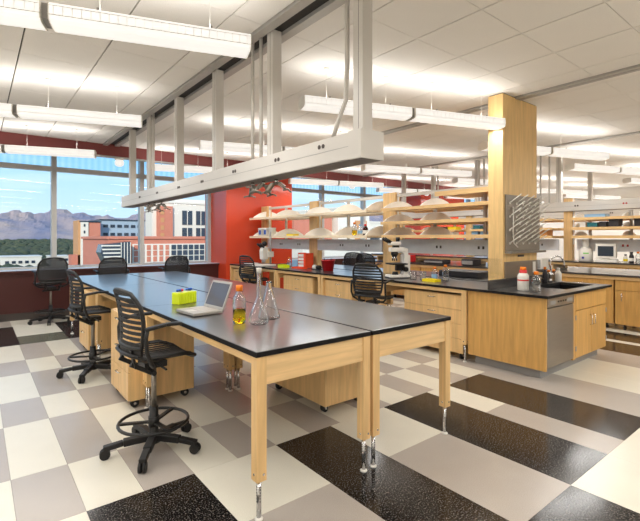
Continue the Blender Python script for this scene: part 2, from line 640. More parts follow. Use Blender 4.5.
# sill and windows
spans = [(X0, 4.58), (6.44, 11.68), (14.2, X1)]
mulls = [[-3.8, -2.13, -.46, 1.23, 2.93, 4.55], [8.16, 9.89, 11.64], [15.9, 17.6]]
for n, (a, b) in enumerate(spans):
    s = bx('trim_%d' % (7 + n), 'sill', (a, b, YW - .05, YG + .02, .87, .912))
    struct(s, ('pale window sill on the shade-darkened red wall at left', 'pale window sill behind the shelved bench',
               'pale window sill far at right')[n], 'sill')
    bx('sill_edge', 'shaded_red', (a, b, YW - .058, YW - .05, .87, .908), s)
    w = bpy.data.objects.new('window_%d' % (n + 1), None)
    COL.objects.link(w)
    struct(w, ('wide window onto mountains and city at left', 'window behind the shelves with white buildings outside',
               'window far at right')[n], 'window')
    for mx in mulls[n]:
        bx('mullion', 'alu', (mx - .045, mx + .045, YG - .06, YG + .10, .912, 3.77), w)
    bx('transom', 'alu', (a, b, YG - .05, YG + .09, 2.86, 2.95), w)
    bx('bottom_rail', 'alu', (a, b, YG - .04, YG + .08, .912, .95), w)
    edges = [a] + [m for m in mulls[n] if a < m < b] + [b]
    for i in range(len(edges) - 1):
        bx('pane', 'window_glass', (edges[i], edges[i + 1], YG, YG + .006, .95, 2.86), w)
        bx('upper_pane', 'ribbed_glass', (edges[i], edges[i + 1], YG, YG + .006, 2.95, 3.77), w)
    struct(bx('wall_front_header_%d' % (n + 1), 'wall_white', (a, b, YG, YG + .3, 3.77, 3.85)))

# ================================================================== FOREGROUND: LAB TABLES
TOP = .91


def make_table(L=1.948, W=.85, legs='both'):
    t = thing('lab_table', 'x', 'table')
    top = bx('table_top', 'epoxy', (0, W, 0, L, TOP - .03, TOP), t, .004)
    MB().box(-.0015, W + .0015, -.0015, 0, TOP - .0295, TOP - .002).box(-.0015, W + .0015, L, L + .0015, TOP - .0295, TOP - .002).box(-.0015, 0, 0, L, TOP - .0295, TOP - .002).box(W, W + .0015, 0, L, TOP - .0295, TOP - .002).build('cut_edge', 'epoxy_edge', top)
    s = .06
    for lx in (.004, W - .004 - s):
        for ly in (.001, L - .001 - s):
            b = bx('leg', 'maple', (lx, lx + s, ly, ly + s, .215, TOP - .03), t)
            c = (lx + s / 2, ly + s / 2)
            MB().cyl((c[0], c[1], .012), (c[0], c[1], .215), .0135, n=12).build('leg_tube', 'chrome', b)
            h = MB()
            for k in range(6):
                h.cyl((c[0] - .0142, c[1], .10 + .016 * k), (c[0] - .0125, c[1], .10 + .016 * k), .004, n=6)
                h.cyl((c[0], c[1] - .0142, .10 + .016 * k), (c[0], c[1] - .0125, .10 + .016 * k), .004, n=6)
            h.build('adjustment_hole', 'rubber', b)
            MB().lathe([(0, 0), (.022, 0), (.024, .006), (.014, .014), (0, .014)], (c[0], c[1], 0), 14).build('foot', 'white_plastic', b)
            MB().cyl((c[0] + .012, ly - .002, .25), (c[0] + .012, ly + .001, .25), .007, n=8).build('screw', 'chrome', b)
            MB().cyl((lx - .002, c[1], .25), (lx + .001, c[1], .25), .007, n=8).build('screw', 'chrome', b)
    for ly in (.008, L - .008 - .022):
        bx('apron', 'maple_x', (.064, W - .064, ly, ly + .022, .725, TOP - .03), t)
    for lx in (.010, W - .010 - .022):
        bx('side_rail', 'maple_h', (lx, lx + .022, .061, L - .061, .835, TOP - .03), t)
    return t


YT = [2.005, 3.955, 5.905]
names = ['nearest', 'middle', 'farthest']
tb = make_table()
for r, x in enumerate((1.16, 2.03)):
    for k, y in enumerate(YT):
        lab = '%s black-topped maple table of the %s row under the service boom' % (names[k], ('left', 'right')[r])
        if r == 0 and k == 0:
            tb.location = (x, y, 0)
            tb['label'] = lab
            tb['group'] = 'tables under the boom'
        else:
            dup(tb, lab, (x, y, 0), 0, 'tables under the boom')


# ---- rolling drawer pedestals
def make_pedestal(w, d, h, ndraw, wm='maple', z0=.075, casters=True):
    """front faces -X; x 0..d, y 0..w"""
    p = thing('drawer_pedestal', 'x', 'cabinet')
    bx('body', wm, (.02, d, 0, w, z0, h), p, .003)
    dh = (h - z0 - .006) / ndraw
    for k in range(ndraw):
        za = z0 + .003 + k * dh
        dr = bx('drawer', wm, (0, .02, .003, w - .003, za + .002, za + dh - .002), p, .002)
        hb = MB()
        hz = za + dh - .05
        hb.tube([(0, w / 2 - .055, hz), (-.022, w / 2 - .05, hz), (-.022, w / 2 + .05, hz), (0, w / 2 + .055, hz)], .005, 6)
        hb.build('handle', 'chrome', dr)
    if casters:
        for cx in (.07, d - .07):
            for cyy in (.06, w - .06):
                c = MB()
                c.cyl((cx, cyy - .014, .036), (cx, cyy + .014, .036), .036, n=16)
                o = c.build('caster', 'rubber', p)
                f = MB()
                f.box(cx - .02, cx + .03, cyy - .018, cyy + .018, .062, z0)
                f.cyl((cx, cyy - .018, .036), (cx, cyy + .018, .036), .012, n=10)
                f.build('caster_fork', 'chrome', o)
    return p


pg = 'rolling drawer pedestals'
p1 = make_pedestal(.62, .60, .82, 3)
p1.location = (1.045, 4.025, 0)
tag(p1, 'rolling maple drawer cabinet behind the nearest black stool', 'cabinet', pg)
dup(p1, 'rolling maple drawer cabinet behind the second black stool', (1.12, 6.15, 0), 0, pg)
p3 = dup(p1, 'rolling maple cabinet under the nearest right table, its plain back in view', (2.84, 3.76, 0), PI, pg)
p3.scale = (.86, 1.45, 1)

# ---- table-top things
def rotp(o, loc, rz):
    o.location = loc
    o.rotation_euler = (0, 0, rz)


lap = thing('laptop', 'open grey laptop on the nearest left table', 'laptop', (1.415, 3.36, TOP), math.radians(-86))
bx('base', 'laptop_grey', (-.16, .16, -.125, .125, .004, .026), lap, .004)
kb = MB()
for i in range(12):
    for j in range(5):
        kb.box(-.138 + i * .0232, -.138 + i * .0232 + .0195, -.02 + j * .024, -.02 + j * .024 + .019, .026, .0285)
kb.build('keyboard', 'laptop_key', lap)
bx('touchpad', 'laptop_key', (-.045, .045, -.105, -.035, .026, .027), lap)
lid = MB()
ca, sa = math.cos(math.radians(112)), math.sin(math.radians(112))


def lidp(x, t, off):
    # t along the lid, off = thickness outward (away from the keyboard)
    return (x, .122 - ca * t + off * sa, .026 + sa * t + off * ca)


def lidbox(b, x0, x1, t0, t1, o0, o1):
    vs = [lidp(x, t, o) for o in (o0, o1) for t in (t0, t1) for x in (x0, x1)]
    b._add(vs, [(0, 2, 3, 1), (4, 5, 7, 6), (0, 1, 5, 4), (2, 6, 7, 3), (0, 4, 6, 2), (1, 3, 7, 5)])


lidbox(lid, -.16, .16, 0, .235, 0, .012)
lo = lid.build('lid', 'laptop_grey', lap, .003)
sb = MB()
lidbox(sb, -.142, .142, .022, .215, -.001, 0.001)
sb.build('screen', 'screen', lo)
hb = MB()
hb.cyl((-.12, .127, .024), (-.07, .127, .024), .008, n=8)
hb.cyl((.07, .127, .024), (.12, .127, .024), .008, n=8)
hb.build('hinge', 'grey_plastic', lap)

rk = thing('tube_rack', 'chartreuse test tube rack with coloured caps behind the laptop', 'tube rack', (1.52, 3.95, TOP), math.radians(22))
rb = MB()
rb.box(-.105, .105, -.05, .05, 0, .105)
rb.build('rack_body', 'chartreuse', rk, .004)
for k in range(6):
    bx('rack_rib', 'chartreuse', (-.096 + k * .032, -.096 + k * .032 + .02, -.054, .054, .012, .092), rk)
for k, (x, c) in enumerate(((-.08, 'blue'), (-.055, 'blue'), (-.03, 'red_cap'), (.03, 'blue'), (.055, 'blue'), (.08, 'blue'))):
    tu = MB().cyl((x, 0, .03), (x, 0, .118), .010, n=10).build('test_tube', 'white_plastic', rk)
    MB().cyl((x, 0, .114), (x, 0, .134), .013, n=10).build('tube_cap', c, tu)


def shell(prof, th):
    """outer profile from the bottom centre up to the rim, closed with an inner wall"""
    inner = [(max(r - th, 0), z + (th if i == 0 or r < 1e-4 else 0)) for i, (r, z) in enumerate(prof)]
    inner = [(max(r - th, 0), max(z, th)) for r, z in inner]
    return prof + [(prof[-1][0] - th * .5, prof[-1][1] + .001)] + list(reversed(inner))


def media_bottle(label, loc, r, h, cap, body='glass', liquid=None, lh=0, lab=None, group=None, name='media_bottle'):
    t = thing(name, label, 'bottle', loc, 0, group)
    nk = r * .42
    prof = [(0, 0), (r * .92, 0), (r, .006), (r, h * .58), (r * .93, h * .66), (nk * 1.15, h * .80), (nk, h * .83), (nk, h * .90)]
    if body in ('glass', 'amber_glass'):
        MB().lathe(shell(prof, .0022), n=24).build('bottle_body', body, t)
    else:
        MB().lathe(prof, n=24).build('bottle_body', body, t)
    if liquid:
        MB().lathe([(0, .004), (r - .0045, .004), (r - .004, lh), (0, lh)], n=24).build('liquid', liquid, t)
    MB().lathe([(0, h * .845), (nk * 1.28, h * .845), (nk * 1.28, h * .985), (nk * 1.1, h), (0, h)], n=20).build('cap', cap, t)
    if lab:
        MB().lathe([(r + .0006, h * .18), (r + .0006, h * .46)], n=24).build('paper_label', lab, t)
    return t


media_bottle('glass bottle of yellow liquid with orange cap beside the laptop', (1.47, 2.78, TOP), .046, .27, 'orange', 'glass', 'yellow_liquid', .10)
fl = thing('volumetric_flask', 'clear long-necked volumetric flask beside the orange-capped yellow bottle', 'flask', (1.56, 2.66, TOP))
fl.scale = (1.15, 1.15, 1.36)
MB().lathe(shell([(0, 0), (.045, 0), (.060, .010), (.063, .026), (.056, .050), (.040, .085), (.020, .125), (.0125, .145), (.0125, .262), (.016, .264), (.016, .272)], .0022), n=28).build('flask_body', 'glass', fl)
MB().lathe([(0, .262), (.013, .262), (.0165, .285), (.0165, .290), (0, .290)], n=18).build('stopper', 'white_plastic', fl)
er = thing('erlenmeyer_flask', 'clear conical flask standing behind the volumetric flask', 'flask', (1.73, 2.80, TOP))
er.scale = (1.22, 1.22, 1.30)
MB().lathe(shell([(0, 0), (.062, 0), (.068, .008), (.064, .025), (.020, .175), (.018, .185), (.018, .205), (.022, .212)], .0022), n=28).build('flask_body', 'glass', er)


# ================================================================== STOOLS AND CHAIRS
def make_stool(mesh_back=False, ring=True, zs=.70):
    """faces +X, base centre at the origin"""
    t = thing('lab_stool', 'x', 'chair')
    MB().lathe([(0, .055), (.045, .055), (.05, .10), (.032, .13), (.030, .31), (0, .31)], n=16).build('base_hub', 'black_plastic', t)
    for k in range(5):
        a = 2 * PI * k / 5 + .35
        c, s = math.cos(a), math.sin(a)
        b = MB()
        p0, p1, p2 = (c * .03, s * .03, .095), (c * .20, s * .20, .088), (c * .325, s * .325, .072)
        b.obox(p0, p1, .054, .046)
        b.obox(p1, p2, .048, .034)
        leg = b.build('base_leg', 'black_plastic', t, .006)
        w = MB()
        q = Vector((c * .315, s * .315, .034))
        side = Vector((-s, c, 0))
        for sg in (-1, 1):
            w.cyl(q + side * sg * .006, q + side * sg * .024, (.034), n=14)
        w.cyl(q + Vector((0, 0, .01)), q + Vector((0, 0, .045)), .008, n=8)
        w.build('caster', 'rubber', leg)
    MB().cyl((0, 0, .30), (0, 0, zs - .09), .018, n=14).build('gas_lift', 'rack_steel', t)
    if ring:
        r = MB()
        r.tube([(math.cos(2 * PI * k / 32) * .235, math.sin(2 * PI * k / 32) * .235, .205) for k in range(32)], .0115, 8, closed=True)
        ro = r.build('foot_ring', 'black_metal', t)
        for k in range(3):
            a = 2 * PI * k / 3 + .6
            MB().obox((math.cos(a) * .025, math.sin(a) * .025, .20), (math.cos(a) * .235, math.sin(a) * .235, .205), .03, .014).build('ring_spoke', 'black_plastic', ro)
        MB().cyl((0, 0, .17), (0, 0, .24), .038, n=14).build('ring_clamp', 'black_plastic', ro)
    # mechanism
    m = MB()
    m.box(-.09, .07, -.07, .07, zs - .10, zs - .055)
    m.obox((-.05, -.11, zs - .12), (-.20, -.11, zs - .03), .02, .03)
    m.obox((-.05, .11, zs - .12), (-.20, .11, zs - .03), .02, .03)
    m.cyl((-.05, -.14, zs - .115), (-.05, .14, zs - .115), .018, n=10)
    m.obox((.0, 0, zs - .07), (.0, -.22, zs - .08), .014, .012)
    m.build('mechanism', 'black_metal', t, .003)
    # seat: rim plus slats running front to back, rolled down in front
    st = thing_part = None

    def sz(x, y):
        return zs + .018 * (y / .22) ** 2 - (.05 * max(0, (x - .13) / .12) ** 2) + (.03 * max(0, (-.10 - x) / .10) ** 2)
    rim = []
    outl = [(-.20, -.16), (-.14, -.215), (.0, -.235), (.13, -.235), (.22, -.19), (.245, -.10), (.25, 0)]
    outl = outl + [(x, -y) for x, y in reversed(outl[:-1])]
    for x, y in outl:
        rim.append((x, y, sz(x, y) - .008))
    st = MB().tube(rim + [(-.215, 0, sz(-.21, 0) - .008)], .014, 8, closed=True).build('seat', 'black_plastic', t)
    ns = 10
    for k in range(ns):
        y = -.205 + .41 * k / (ns - 1)
        lim0, lim1 = -.205 + .25 * max(0, abs(y) - .14), .243 - .6 * max(0, abs(y) - .10)
        sl = MB()
        pts = [lim0 + (lim1 - lim0) * i / 8 for i in range(9)]
        for i in range(8):
            sl.obox((pts[i], y, sz(pts[i], y)), (pts[i + 1] + .002, y, sz(pts[i + 1], y)), .021, .006)
        sl.build('slat', 'black_plastic', st)
    # backrest
    zb0, zb1 = zs + .085, zs + .445

    def bxp(z, y):
        f = (z - zb0) / (zb1 - zb0)
        return -.205 - .035 * f + .05 * (y / .22) ** 2 + .012 * math.sin(f * PI)

    def hw(z):
        f = (z - zb0) / (zb1 - zb0)
        return .205 + .02 * math.sin(f * PI) - .05 * max(0, f - .8) / .2
    loop = []
    for i in range(9):
        z = zb0 + (zb1 - zb0) * i / 8
        loop.append((bxp(z, hw(z)), hw(z), z))
    top = []
    for i in range(1, 6):
        y = hw(zb1) * (1 - i / 3)
        top.append((bxp(zb1, y), y, zb1 + .018 * (1 - (y / hw(zb1)) ** 2)))
    loop2 = [(x, -y, z) for x, y, z in reversed(loop)]
    bot = []
    for i in range(1, 6):
        y = -hw(zb0) * (1 - i / 3)
        bot.append((bxp(zb0, y), y, zb0 - .006))
    back = MB().tube(loop + top + loop2 + bot, .0145, 8, closed=True).build('backrest', 'black_plastic', t)
    nb = 32 if mesh_back else 10
    for k in range(nb):
        z = zb0 + .02 + (zb1 - zb0 - .025) * k / (nb - 1)
        h = .0092 if mesh_back else .022
        sl = MB()
        yy = [-hw(z) + 2 * hw(z) * i / 8 for i in range(9)]
        for i in range(8):
            sl.obox((bxp(z, yy[i]), yy[i], z), (bxp(z, yy[i + 1]), yy[i + 1], z), .007, h)
        sl.build('slat', 'black_plastic', back)
    # lower back support joining seat and back
    lb = MB()
    yy = [-.20 + .4 * i / 8 for i in range(9)]
    for i in range(8):
        lb.obox((bxp(zb0, yy[i]) + .005, yy[i], zb0 - .03), (bxp(zb0, yy[i + 1]) + .005, yy[i + 1], zb0 - .03), .02, .055)
    for s in (-1, 1):
        lb.obox((-.20, s * .12, zb0 - .02), (-.17, s * .12, zs - .06), .035, .016)
    lb.build('lumbar_bar', 'black_plastic', t)
    for s in (-1, 1):
        a = MB()
        a.tube([(-.06, s * .10, zs - .06), (-.08, s * .20, zs - .05), (-.12, s * .256, zs - .005), (-.15, s * .266, zs + .07),
                (-.155, s * .262, zs + .16), (-.14, s * .258, zs + .225)], .014, 8)
        ao = a.build('arm', 'black_plastic', t)
        MB().obox((-.16, s * .255, zs + .215), (-.02, s * .258, zs + .235), .042, .022).obox((-.02, s * .258, zs + .235), (.085, s * .262, zs + .232), .046, .022).build('arm_pad', 'black_plastic', ao, .006)
    return t


cg = 'black stools and chairs'
stool = make_stool()
rotp(stool, (1.0, 3.18, 0), math.radians(4))
tag(stool, 'nearest black slatted stool with foot ring, drawn up to the left table', 'chair', cg)
dup(stool, 'second black slatted stool along the left table, seen side-on', (1.02, 5.36, 0), math.radians(4), cg)
dup(stool, 'black slatted stool pulled up to the shelved bench near the microscope', (4.34, 4.28, 0), math.radians(16), cg)
dup(stool, 'black slatted stool at the far end of the shelved bench by the red pier', (4.40, 7.72, 0), math.radians(8), cg)
mch = make_stool(True, True, .70)
mch.name = 'mesh_chair'
rotp(mch, (1.05, 9.10, 0), math.radians(95))
tag(mch, 'black mesh-back chair facing the window at far left', 'chair', cg)
dup(mch, 'black mesh-back chair behind the far end of the left table row', (1.93, 8.55, 0), math.radians(88), cg)
dup(mch, 'black mesh-back chair behind the far end of the right table row', (3.08, 8.55, 0), math.radians(90), cg)
dup(mch, 'black mesh-back chair beyond the shelves, seen between red bucket and bottles', (7.30, 7.85, 0), math.radians(40), cg)
dup(mch, 'black chair beyond the shelved bench, just left of the wooden shelf post', (7.05, 7.10, 0), math.radians(20), cg)

# ================================================================== SERVICE BOOM
def make_boom(label, xc, y0, y1, posts, outlets, red=False):
    b = thing('service_boom', label, 'service boom', (xc, 0, 0))
    zb, zt = 2.035, 2.215
    bx('beam', 'service_white', (-.10, .10, y0, y1, zb, zt), b, .004)
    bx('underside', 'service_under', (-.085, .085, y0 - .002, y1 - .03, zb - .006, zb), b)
    bx('end_cap', 'service_white', (-.104, .104, y0 - .012, y0 + .11, zb - .003, zt + .004), b)
    for s in (-1, 1):
        bx('seam', 'grey_plastic', (s * .1005 - .001, s * .1005 + .001, y0 + .11, y1, zb + .085, zb + .088), b)
    for y in posts:
        p = MB()
        p.box(-.045, .045, y - .045, y + .045, zt, CEIL)
        po = p.build('post', 'service_white', b)
        bx('post_groove', 'service_under', (-.046, .046, y - .008, y - .004, zt, CEIL), po)
    for k, (y, z, w) in enumerate(outlets):
        o = MB()
        for d in (-.022, .022):
            o.cyl((-.104, y + d, z), (-.098, y + d, z), .016, n=10)
            o.cyl((-.106, y + d, z), (-.098, y + d, z), .009, n=8)
        o.build('outlet', 'socket_red' if red and k % 2 else 'socket', b)
    return b


boom = make_boom('long white service boom hung over the foreground tables', 2.03, 2.02, 7.86,
                 [2.10, 3.20, 4.32, 5.45, 6.60, 7.55],
                 [(2.42, 2.165, 2), (3.0, 2.155, 2), (3.75, 2.15, 2), (4.5, 2.13, 2), (5.2, 2.13, 2), (6.0, 2.13, 2), (6.8, 2.13, 2)])
for dx, y in ((-.055, 3.33), (-.055, 3.48), (-.055, 6.30), (-.055, 6.44)):
    MB().cyl((dx, y, 2.21), (dx, y, CEIL), .016, n=10).build('conduit', 'service_white', boom)
MB().tube([(-.05, 2.20, CEIL), (-.05, 2.20, 2.7), (-.055, 2.21, 2.45), (-.08, 2.27, 2.30), (-.09, 2.30, 2.21)], .016, 8).build('cable', 'service_white', boom)


def clamp(label, loc, rz):
    t = thing('lab_clamp', label, 'clamp', loc, rz, 'chrome lab clamps under the boom')
    t.scale = (1.25, 1.25, 1.25)
    MB().cyl((0, 0, -.025), (0, 0, 0), .012, n=10).build('hook', 'chrome', t)
    a = MB()
    a.tube([(0, 0, -.02), (.05, 0, -.05), (.10, .01, -.095)], .008, 7)
    a.tube([(0, 0, -.02), (-.05, .01, -.045), (-.09, .0, -.08)], .008, 7)
    a.build('prong', 'rack_steel', t)
    c = MB()
    c.obox((.03, 0, -.03), (.07, .0, -.075), .03, .02)
    c.obox((-.03, 0, -.03), (-.07, 0, -.06), .03, .02)
    c.tube([(.10, -.04, -.10), (.11, 0, -.085), (.10, .05, -.10)], .006, 6)
    c.tube([(-.09, -.05, -.09), (-.10, 0, -.075), (-.09, .04, -.085)], .006, 6)
    c.cyl((.0, -.05, -.035), (0, .05, -.035), .007, n=8)
    c.build('jaw', 'rack_steel', t)
    return t


for k, (y, a, n) in enumerate(((3.54, 70, 'left'), (3.38, 20, 'middle'), (3.20, 110, 'right'))):
    clamp('%s chrome clamp of the near bunch under the service boom' % n, (2.03 + .02 * (k - 1), y, 2.028), math.radians(a))
for k, (y, a, n) in enumerate(((6.62, 70, 'left'), (6.42, 20, 'middle'), (6.20, 110, 'right'))):
    clamp('%s chrome clamp of the far bunch under the service boom' % n, (2.03 + .02 * (k - 1), y, 2.028), math.radians(a))

# ================================================================== PENDANT LIGHTS
LD = math.atan2(-.320, .947)


def make_light(label, x, y, z=2.913, left=True, right=True):
    x, y = x * KC, y * KC
    t = thing('pendant_light', label, 'light', (x, y, z), LD, 'linear pendant lights')
    segs = ([(-1.272, -.02)] if left else []) + ([(.02, 1.272)] if right else [])
    for a, b in segs:
        # ribbed prismatic diffuser: rounded trough
        poly = [(-.100, .045), (-.104, -.028), (-.094, -.052), (-.06, -.062), (0, -.064), (.06, -.062), (.094, -.052), (.104, -.028), (.100, .045), (.06, .052), (-.06, .052)]
        MB().prism(poly, a + .006, b - .006, 'x').build('diffuser', 'diffuser', t)
        r = MB()
        for sg in (-1, 1):
            r.box(a + .008, b - .008, sg * .1045 - .0015, sg * .1045 + .0015, -.030, -.0265)
            r.box(a + .008, b - .008, sg * .102 - .0015, sg * .102 + .0015, .028, .031)
            for k in range(24):
                xx = a + .03 + (b - a - .06) * k / 23
                r.box(xx - .0012, xx + .0012, sg * .1035 - .0015, sg * .1035 + .0015, -.024, .028)
        stuff(r.build('diffuser_rib', 'alu', t))
        for e in (a, b - .006):
            MB().prism([(p[0] * 1.02, p[1] * 1.03) for p in poly], e, e + .006, 'x').build('end_plate', 'white_plastic', t)
        bx('top_spine', 'white_plastic', (a, b, -.03, .03, .052, .062), t)
        for e in (.22, .78):
            wx = a + (b - a) * e
            MB().cyl((wx, 0, .06), (wx, 0, CEIL - z - .012), .0015, n=5).cyl((wx, 0, CEIL - z - .014), (wx, 0, CEIL - z), .03, n=12).build('hanger_wire', 'white_plastic', t)
            bx('clip', 'grey_plastic', (wx - .006, wx + .006, -.106, -.094, .044, .058), t)
        for up, pw in ((True, LAMP_UP), (False, LAMP_DOWN)):
            ld = bpy.data.lights.new('tube', 'AREA')
            ld.shape = 'RECTANGLE'
            ld.size = b - a - .04
            ld.size_y = .16 if not up else .08
            ld.energy = pw
            ld.color = (1, .985, .955)
            lo = bpy.data.objects.new('tube', ld)
            COL.objects.link(lo)
            lo.parent = t
            lo.location = ((a + b) / 2, 0, .066 if up else -.068)
            lo.rotation_euler = (PI if up else 0, 0, 0)
    if left and right:
        bx('joiner', 'grey_plastic', (-.02, .02, -.07, .07, -.045, .05), t)
    return t


colx = [-2.95, .34, 3.66, 6.90, 9.85, 12.95, 15.6]  # last column is added to brighten the far wall
coln = ['left of the viewer', 'over the left aisle', 'between the boom and the wooden column', 'just beyond the wooden column', 'over the rear bench', 'deep at right', 'added to brighten the far wall']
rowy = [-1.9, .58, 3.07, 5.55, 8.02]
rown = ['behind the viewer', 'unseen beside the viewer', 'in the nearest row', 'in the middle row', 'in the row by the window']
for i, x in enumerate(colx):
    for j, y in enumerate(rowy):
        if j == 0 and i > 4:
            continue
        if j == 1 and i in (2, 3):
            y = -.35  # two unseen lights added out of frame to lift the right-hand ceiling
        make_light('linear pendant light %s, %s' % (rown[j], coln[i]), x, y)

# small dome lamps on the red beam
for k, (x, n) in enumerate(((2.10, 'left, nearest the boom end'), (4.0, 'beside the red pier'), (8.0, 'behind the shelves'), (11.2, 'far right'))):
    t = thing('dome_lamp', 'small glass dome lamp under the red beam, %s' % n, 'lamp', (x * KC, YB + .09, 3.07), 0, 'dome lamps under the beam')
    MB().lathe([(0, 0), (.09, 0), (.09, -.02), (.07, -.035), (0, -.035)], n=18).build('mount', 'white_plastic', t)
    MB().lathe([(.065, -.035), (.085, -.07), (.08, -.12), (.05, -.15), (0, -.16)], n=18).build('dome', 'diffuser', t)

# ================================================================== RUN 1: SHELVED BENCH
XF, XB, XC = 4.66, 6.44, 5.55
YJ = [3.03, 4.45, 5.88, 7.31, 8.72]
labs = ['nearest the sink', 'with the microscope', 'with the red bucket', 'by the red pier']
bt = make_table(YJ[1] - YJ[0] - .004, .85)
for side, x in enumerate((XF, XC + .04)):
    for k in range(4):
        lab = '%s side bench table %s' % (('front', 'rear')[side], labs[k])
        loc = (x, YJ[k] + .002, 0)
        if side == 0 and k == 0:
            bt.location = loc
            bt.name = 'bench_table'
            tag(bt, lab, 'table', 'bench tables below the shelves')
        else:
            dup(bt, lab, loc, 0, 'bench tables below the shelves')
sb5 = make_table(.55, .85)
sb5.location = (XF, 8.732, 0)
sb5.name = 'bench_table'
tag(sb5, 'short end table of the shelved bench against the red pier', 'table', 'bench tables below the shelves')
pb = make_pedestal(.94, .55, .80, 4)
rotp(pb, (XF + .05, 3.10, 0), 0)
tag(pb, 'wide four-drawer maple cabinet next to the sink unit', 'cabinet', pg)
pc = make_pedestal(.68, .55, .80, 4)
rotp(pc, (XF + .05, 5.12, 0), 0)
tag(pc, 'maple drawer cabinet below the red bucket', 'cabinet', pg)
dup(pb, 'maple drawer cabinet below the orange rack', (XF + .05, 6.15, 0), 0, pg)
pd = make_pedestal(.41, .55, .80, 4)
rotp(pd, (XF + .05, 8.795, 0), 0)
tag(pd, 'narrow maple drawer cabinet at the far end beside the red pier', 'cabinet', pg)

# centre posts
px0, px1 = XC - .06, XC + .06
post0 = thing('shelf_post', 'pale maple shelf post behind the tall microscope', 'post', (XC, 5.04, TOP), 0, 'maple shelf posts')
bx('post_body', 'maple', (-.06, .06, -.14, .14, 0, 1.37), post0, .003)
bx('post_strip', 'white_plastic', (-.02, .02, -.155, -.14, .35, 1.37), post0)
dup(post0, 'pale maple shelf post above the red bucket', (XC, 7.15, TOP))
dup(post0, 'pale maple shelf post beside the red pier', (XC, 9.10, TOP))


def dome(w, h, n=14):
    return [(-w + 2 * w * i / n, h * (1 - (2 * i / n - 1) ** 2)) for i in range(n + 1)]


def shelf(label, xc, y0, y1, z, m, brackets, w=.43, group='maple shelves', hh=.17, loops=True):
    t = thing('shelf', label, 'shelf', (xc, 0, z), 0, group)
    for s in (-1, 1):
        bx('board', m, (s * w if s < 0 else .07, -.07 if s < 0 else w, y0, y1, 0, .03), t, .003)
        bx('edge_lip', m, (s * w - .006, s * w + .006, y0, y1, -.012, .036), t)
    for y in brackets:
        MB().prism([(a, b + .03) for a, b in dome(w, hh)], y - .009, y + .009, 'y').build('bracket', 'cream_panel', t)
    return t


uy = [4.36, 6.09, 8.21]
allb = [7.0, 6.09, 8.21, 5.30, 8.42]
sL = 5.19
shelf('long upper shelf left of the microscope post, by the windows', XC, 5.20, 9.16, 1.955, 'shelf_white', [5.26, 6.09, 6.98, 8.12, 9.02])
shelf('long lower shelf left of the microscope post, holding bottles and canisters', XC, 5.20, 9.16, 1.525, 'shelf_white', [5.26, 6.09, 6.98, 8.12, 9.02])
for z, n in ((1.525, 'lowest'), (1.74, 'middle'), (1.955, 'upper')):
    shelf('%s maple shelf between microscope post and wooden column' % n, XC, 2.975, 4.88, z, 'maple_h', [4.84, 4.10], hh=.14)
st = thing('top_shelf', 'short topmost maple shelf beside the wooden column', 'shelf', (XC, 0, 2.13), 0, 'maple shelves')
bx('board', 'maple_h', (-.40, .40, 2.975, 3.85, 0, .03), st)
bx('edge_lip', 'maple_h', (-.406, -.394, 2.975, 3.85, -.02, .045), st)
# uprights, rail
up = thing('shelving_rack', 'white steel uprights and top rail carrying the shelves', 'rack', (XC, 0, TOP))
for y in (3.3, 4.14, 6.13, 8.24):
    bx('upright', 'service_white', (-.022, .022, y - .02, y + .02, .37, 1.32), up)
bx('top_rail', 'service_white', (-.025, .025, 2.975, 4.88, 1.29, 1.34), up)
bx('top_rail', 'service_white', (-.025, .025, 5.20, 7.00, 1.29, 1.34), up)
bx('top_rail', 'service_white', (-.025, .025, 7.30, 8.94, 1.29, 1.34), up)


def raceway(label, xc, y0, y1, red=False):
    r = thing('raceway', label, 'raceway', (xc, 0, 1.27), 0, 'grey power raceways')
    bx('channel', 'raceway', (-.068, -.03, y0, y1, 0, .22), r)
    k = int((y1 - y0) / .7)
    for i in range(k):
        y = y0 + .35 + i * .7
        o = MB()
        o.box(-.072, -.068, y - .05, y - .02, .09, .13)
        o.box(-.072, -.068, y + .02, y + .05, .09, .13)
        o.build('outlet', 'socket_red' if red and i % 2 else 'socket', r)


raceway('grey power raceway under the shelves beside the wooden column', XC, 2.975, 4.88)
raceway('grey power raceway under the shelves above the red bucket', XC, 5.20, 7.00)
raceway('grey power raceway under the shelves behind the canisters', XC, 7.30, 8.94)

# ---- sink unit
ct = thing('sink_counter', 'black worktop with sunken sink at the bench end', 'worktop', (0, 0, 0))
x0, x1, y0, y1 = XF - .01, XB + .02, 2.06, 3.03
sx0, sx1, sy0, sy1 = 5.45, 6.28, 2.20, 2.62
b = MB()
b.box(x0, sx0, y0, y1, TOP - .03, TOP)
b.box(sx1, x1, y0, y1, TOP - .03, TOP)
b.box(sx0, sx1, y0, sy0, TOP - .03, TOP)
b.box(sx0, sx1, sy1, y1, TOP - .03, TOP)
ctop = b.build('counter_top', 'epoxy', ct)
MB().box(x0 - .0015, x1 + .0015, y0 - .0015, y0, TOP - .0295, TOP - .002).box(x0 - .0015, x0, y0, y1, TOP - .0295, TOP - .002).box(x1, x1 + .0015, y0, y1, TOP - .0295, TOP - .002).build('cut_edge', 'epoxy_edge', ctop)
b = MB()
b.box(sx0 - .012, sx0, sy0, sy1, .60, TOP - .032)
b.box(sx1, sx1 + .012, sy0, sy1, .60, TOP - .032)
b.box(sx0, sx1, sy0 - .012, sy0, .60, TOP - .032)
b.box(sx0, sx1, sy1, sy1 + .012, .60, TOP - .032)
b.box(sx0, sx1, sy0, sy1, .60, .612)
b.build('sink_basin', 'epoxy_sink', ct)
bx('curb', 'epoxy', (4.68, 6.40, 2.735, 2.755, TOP, TOP + .11), ct)

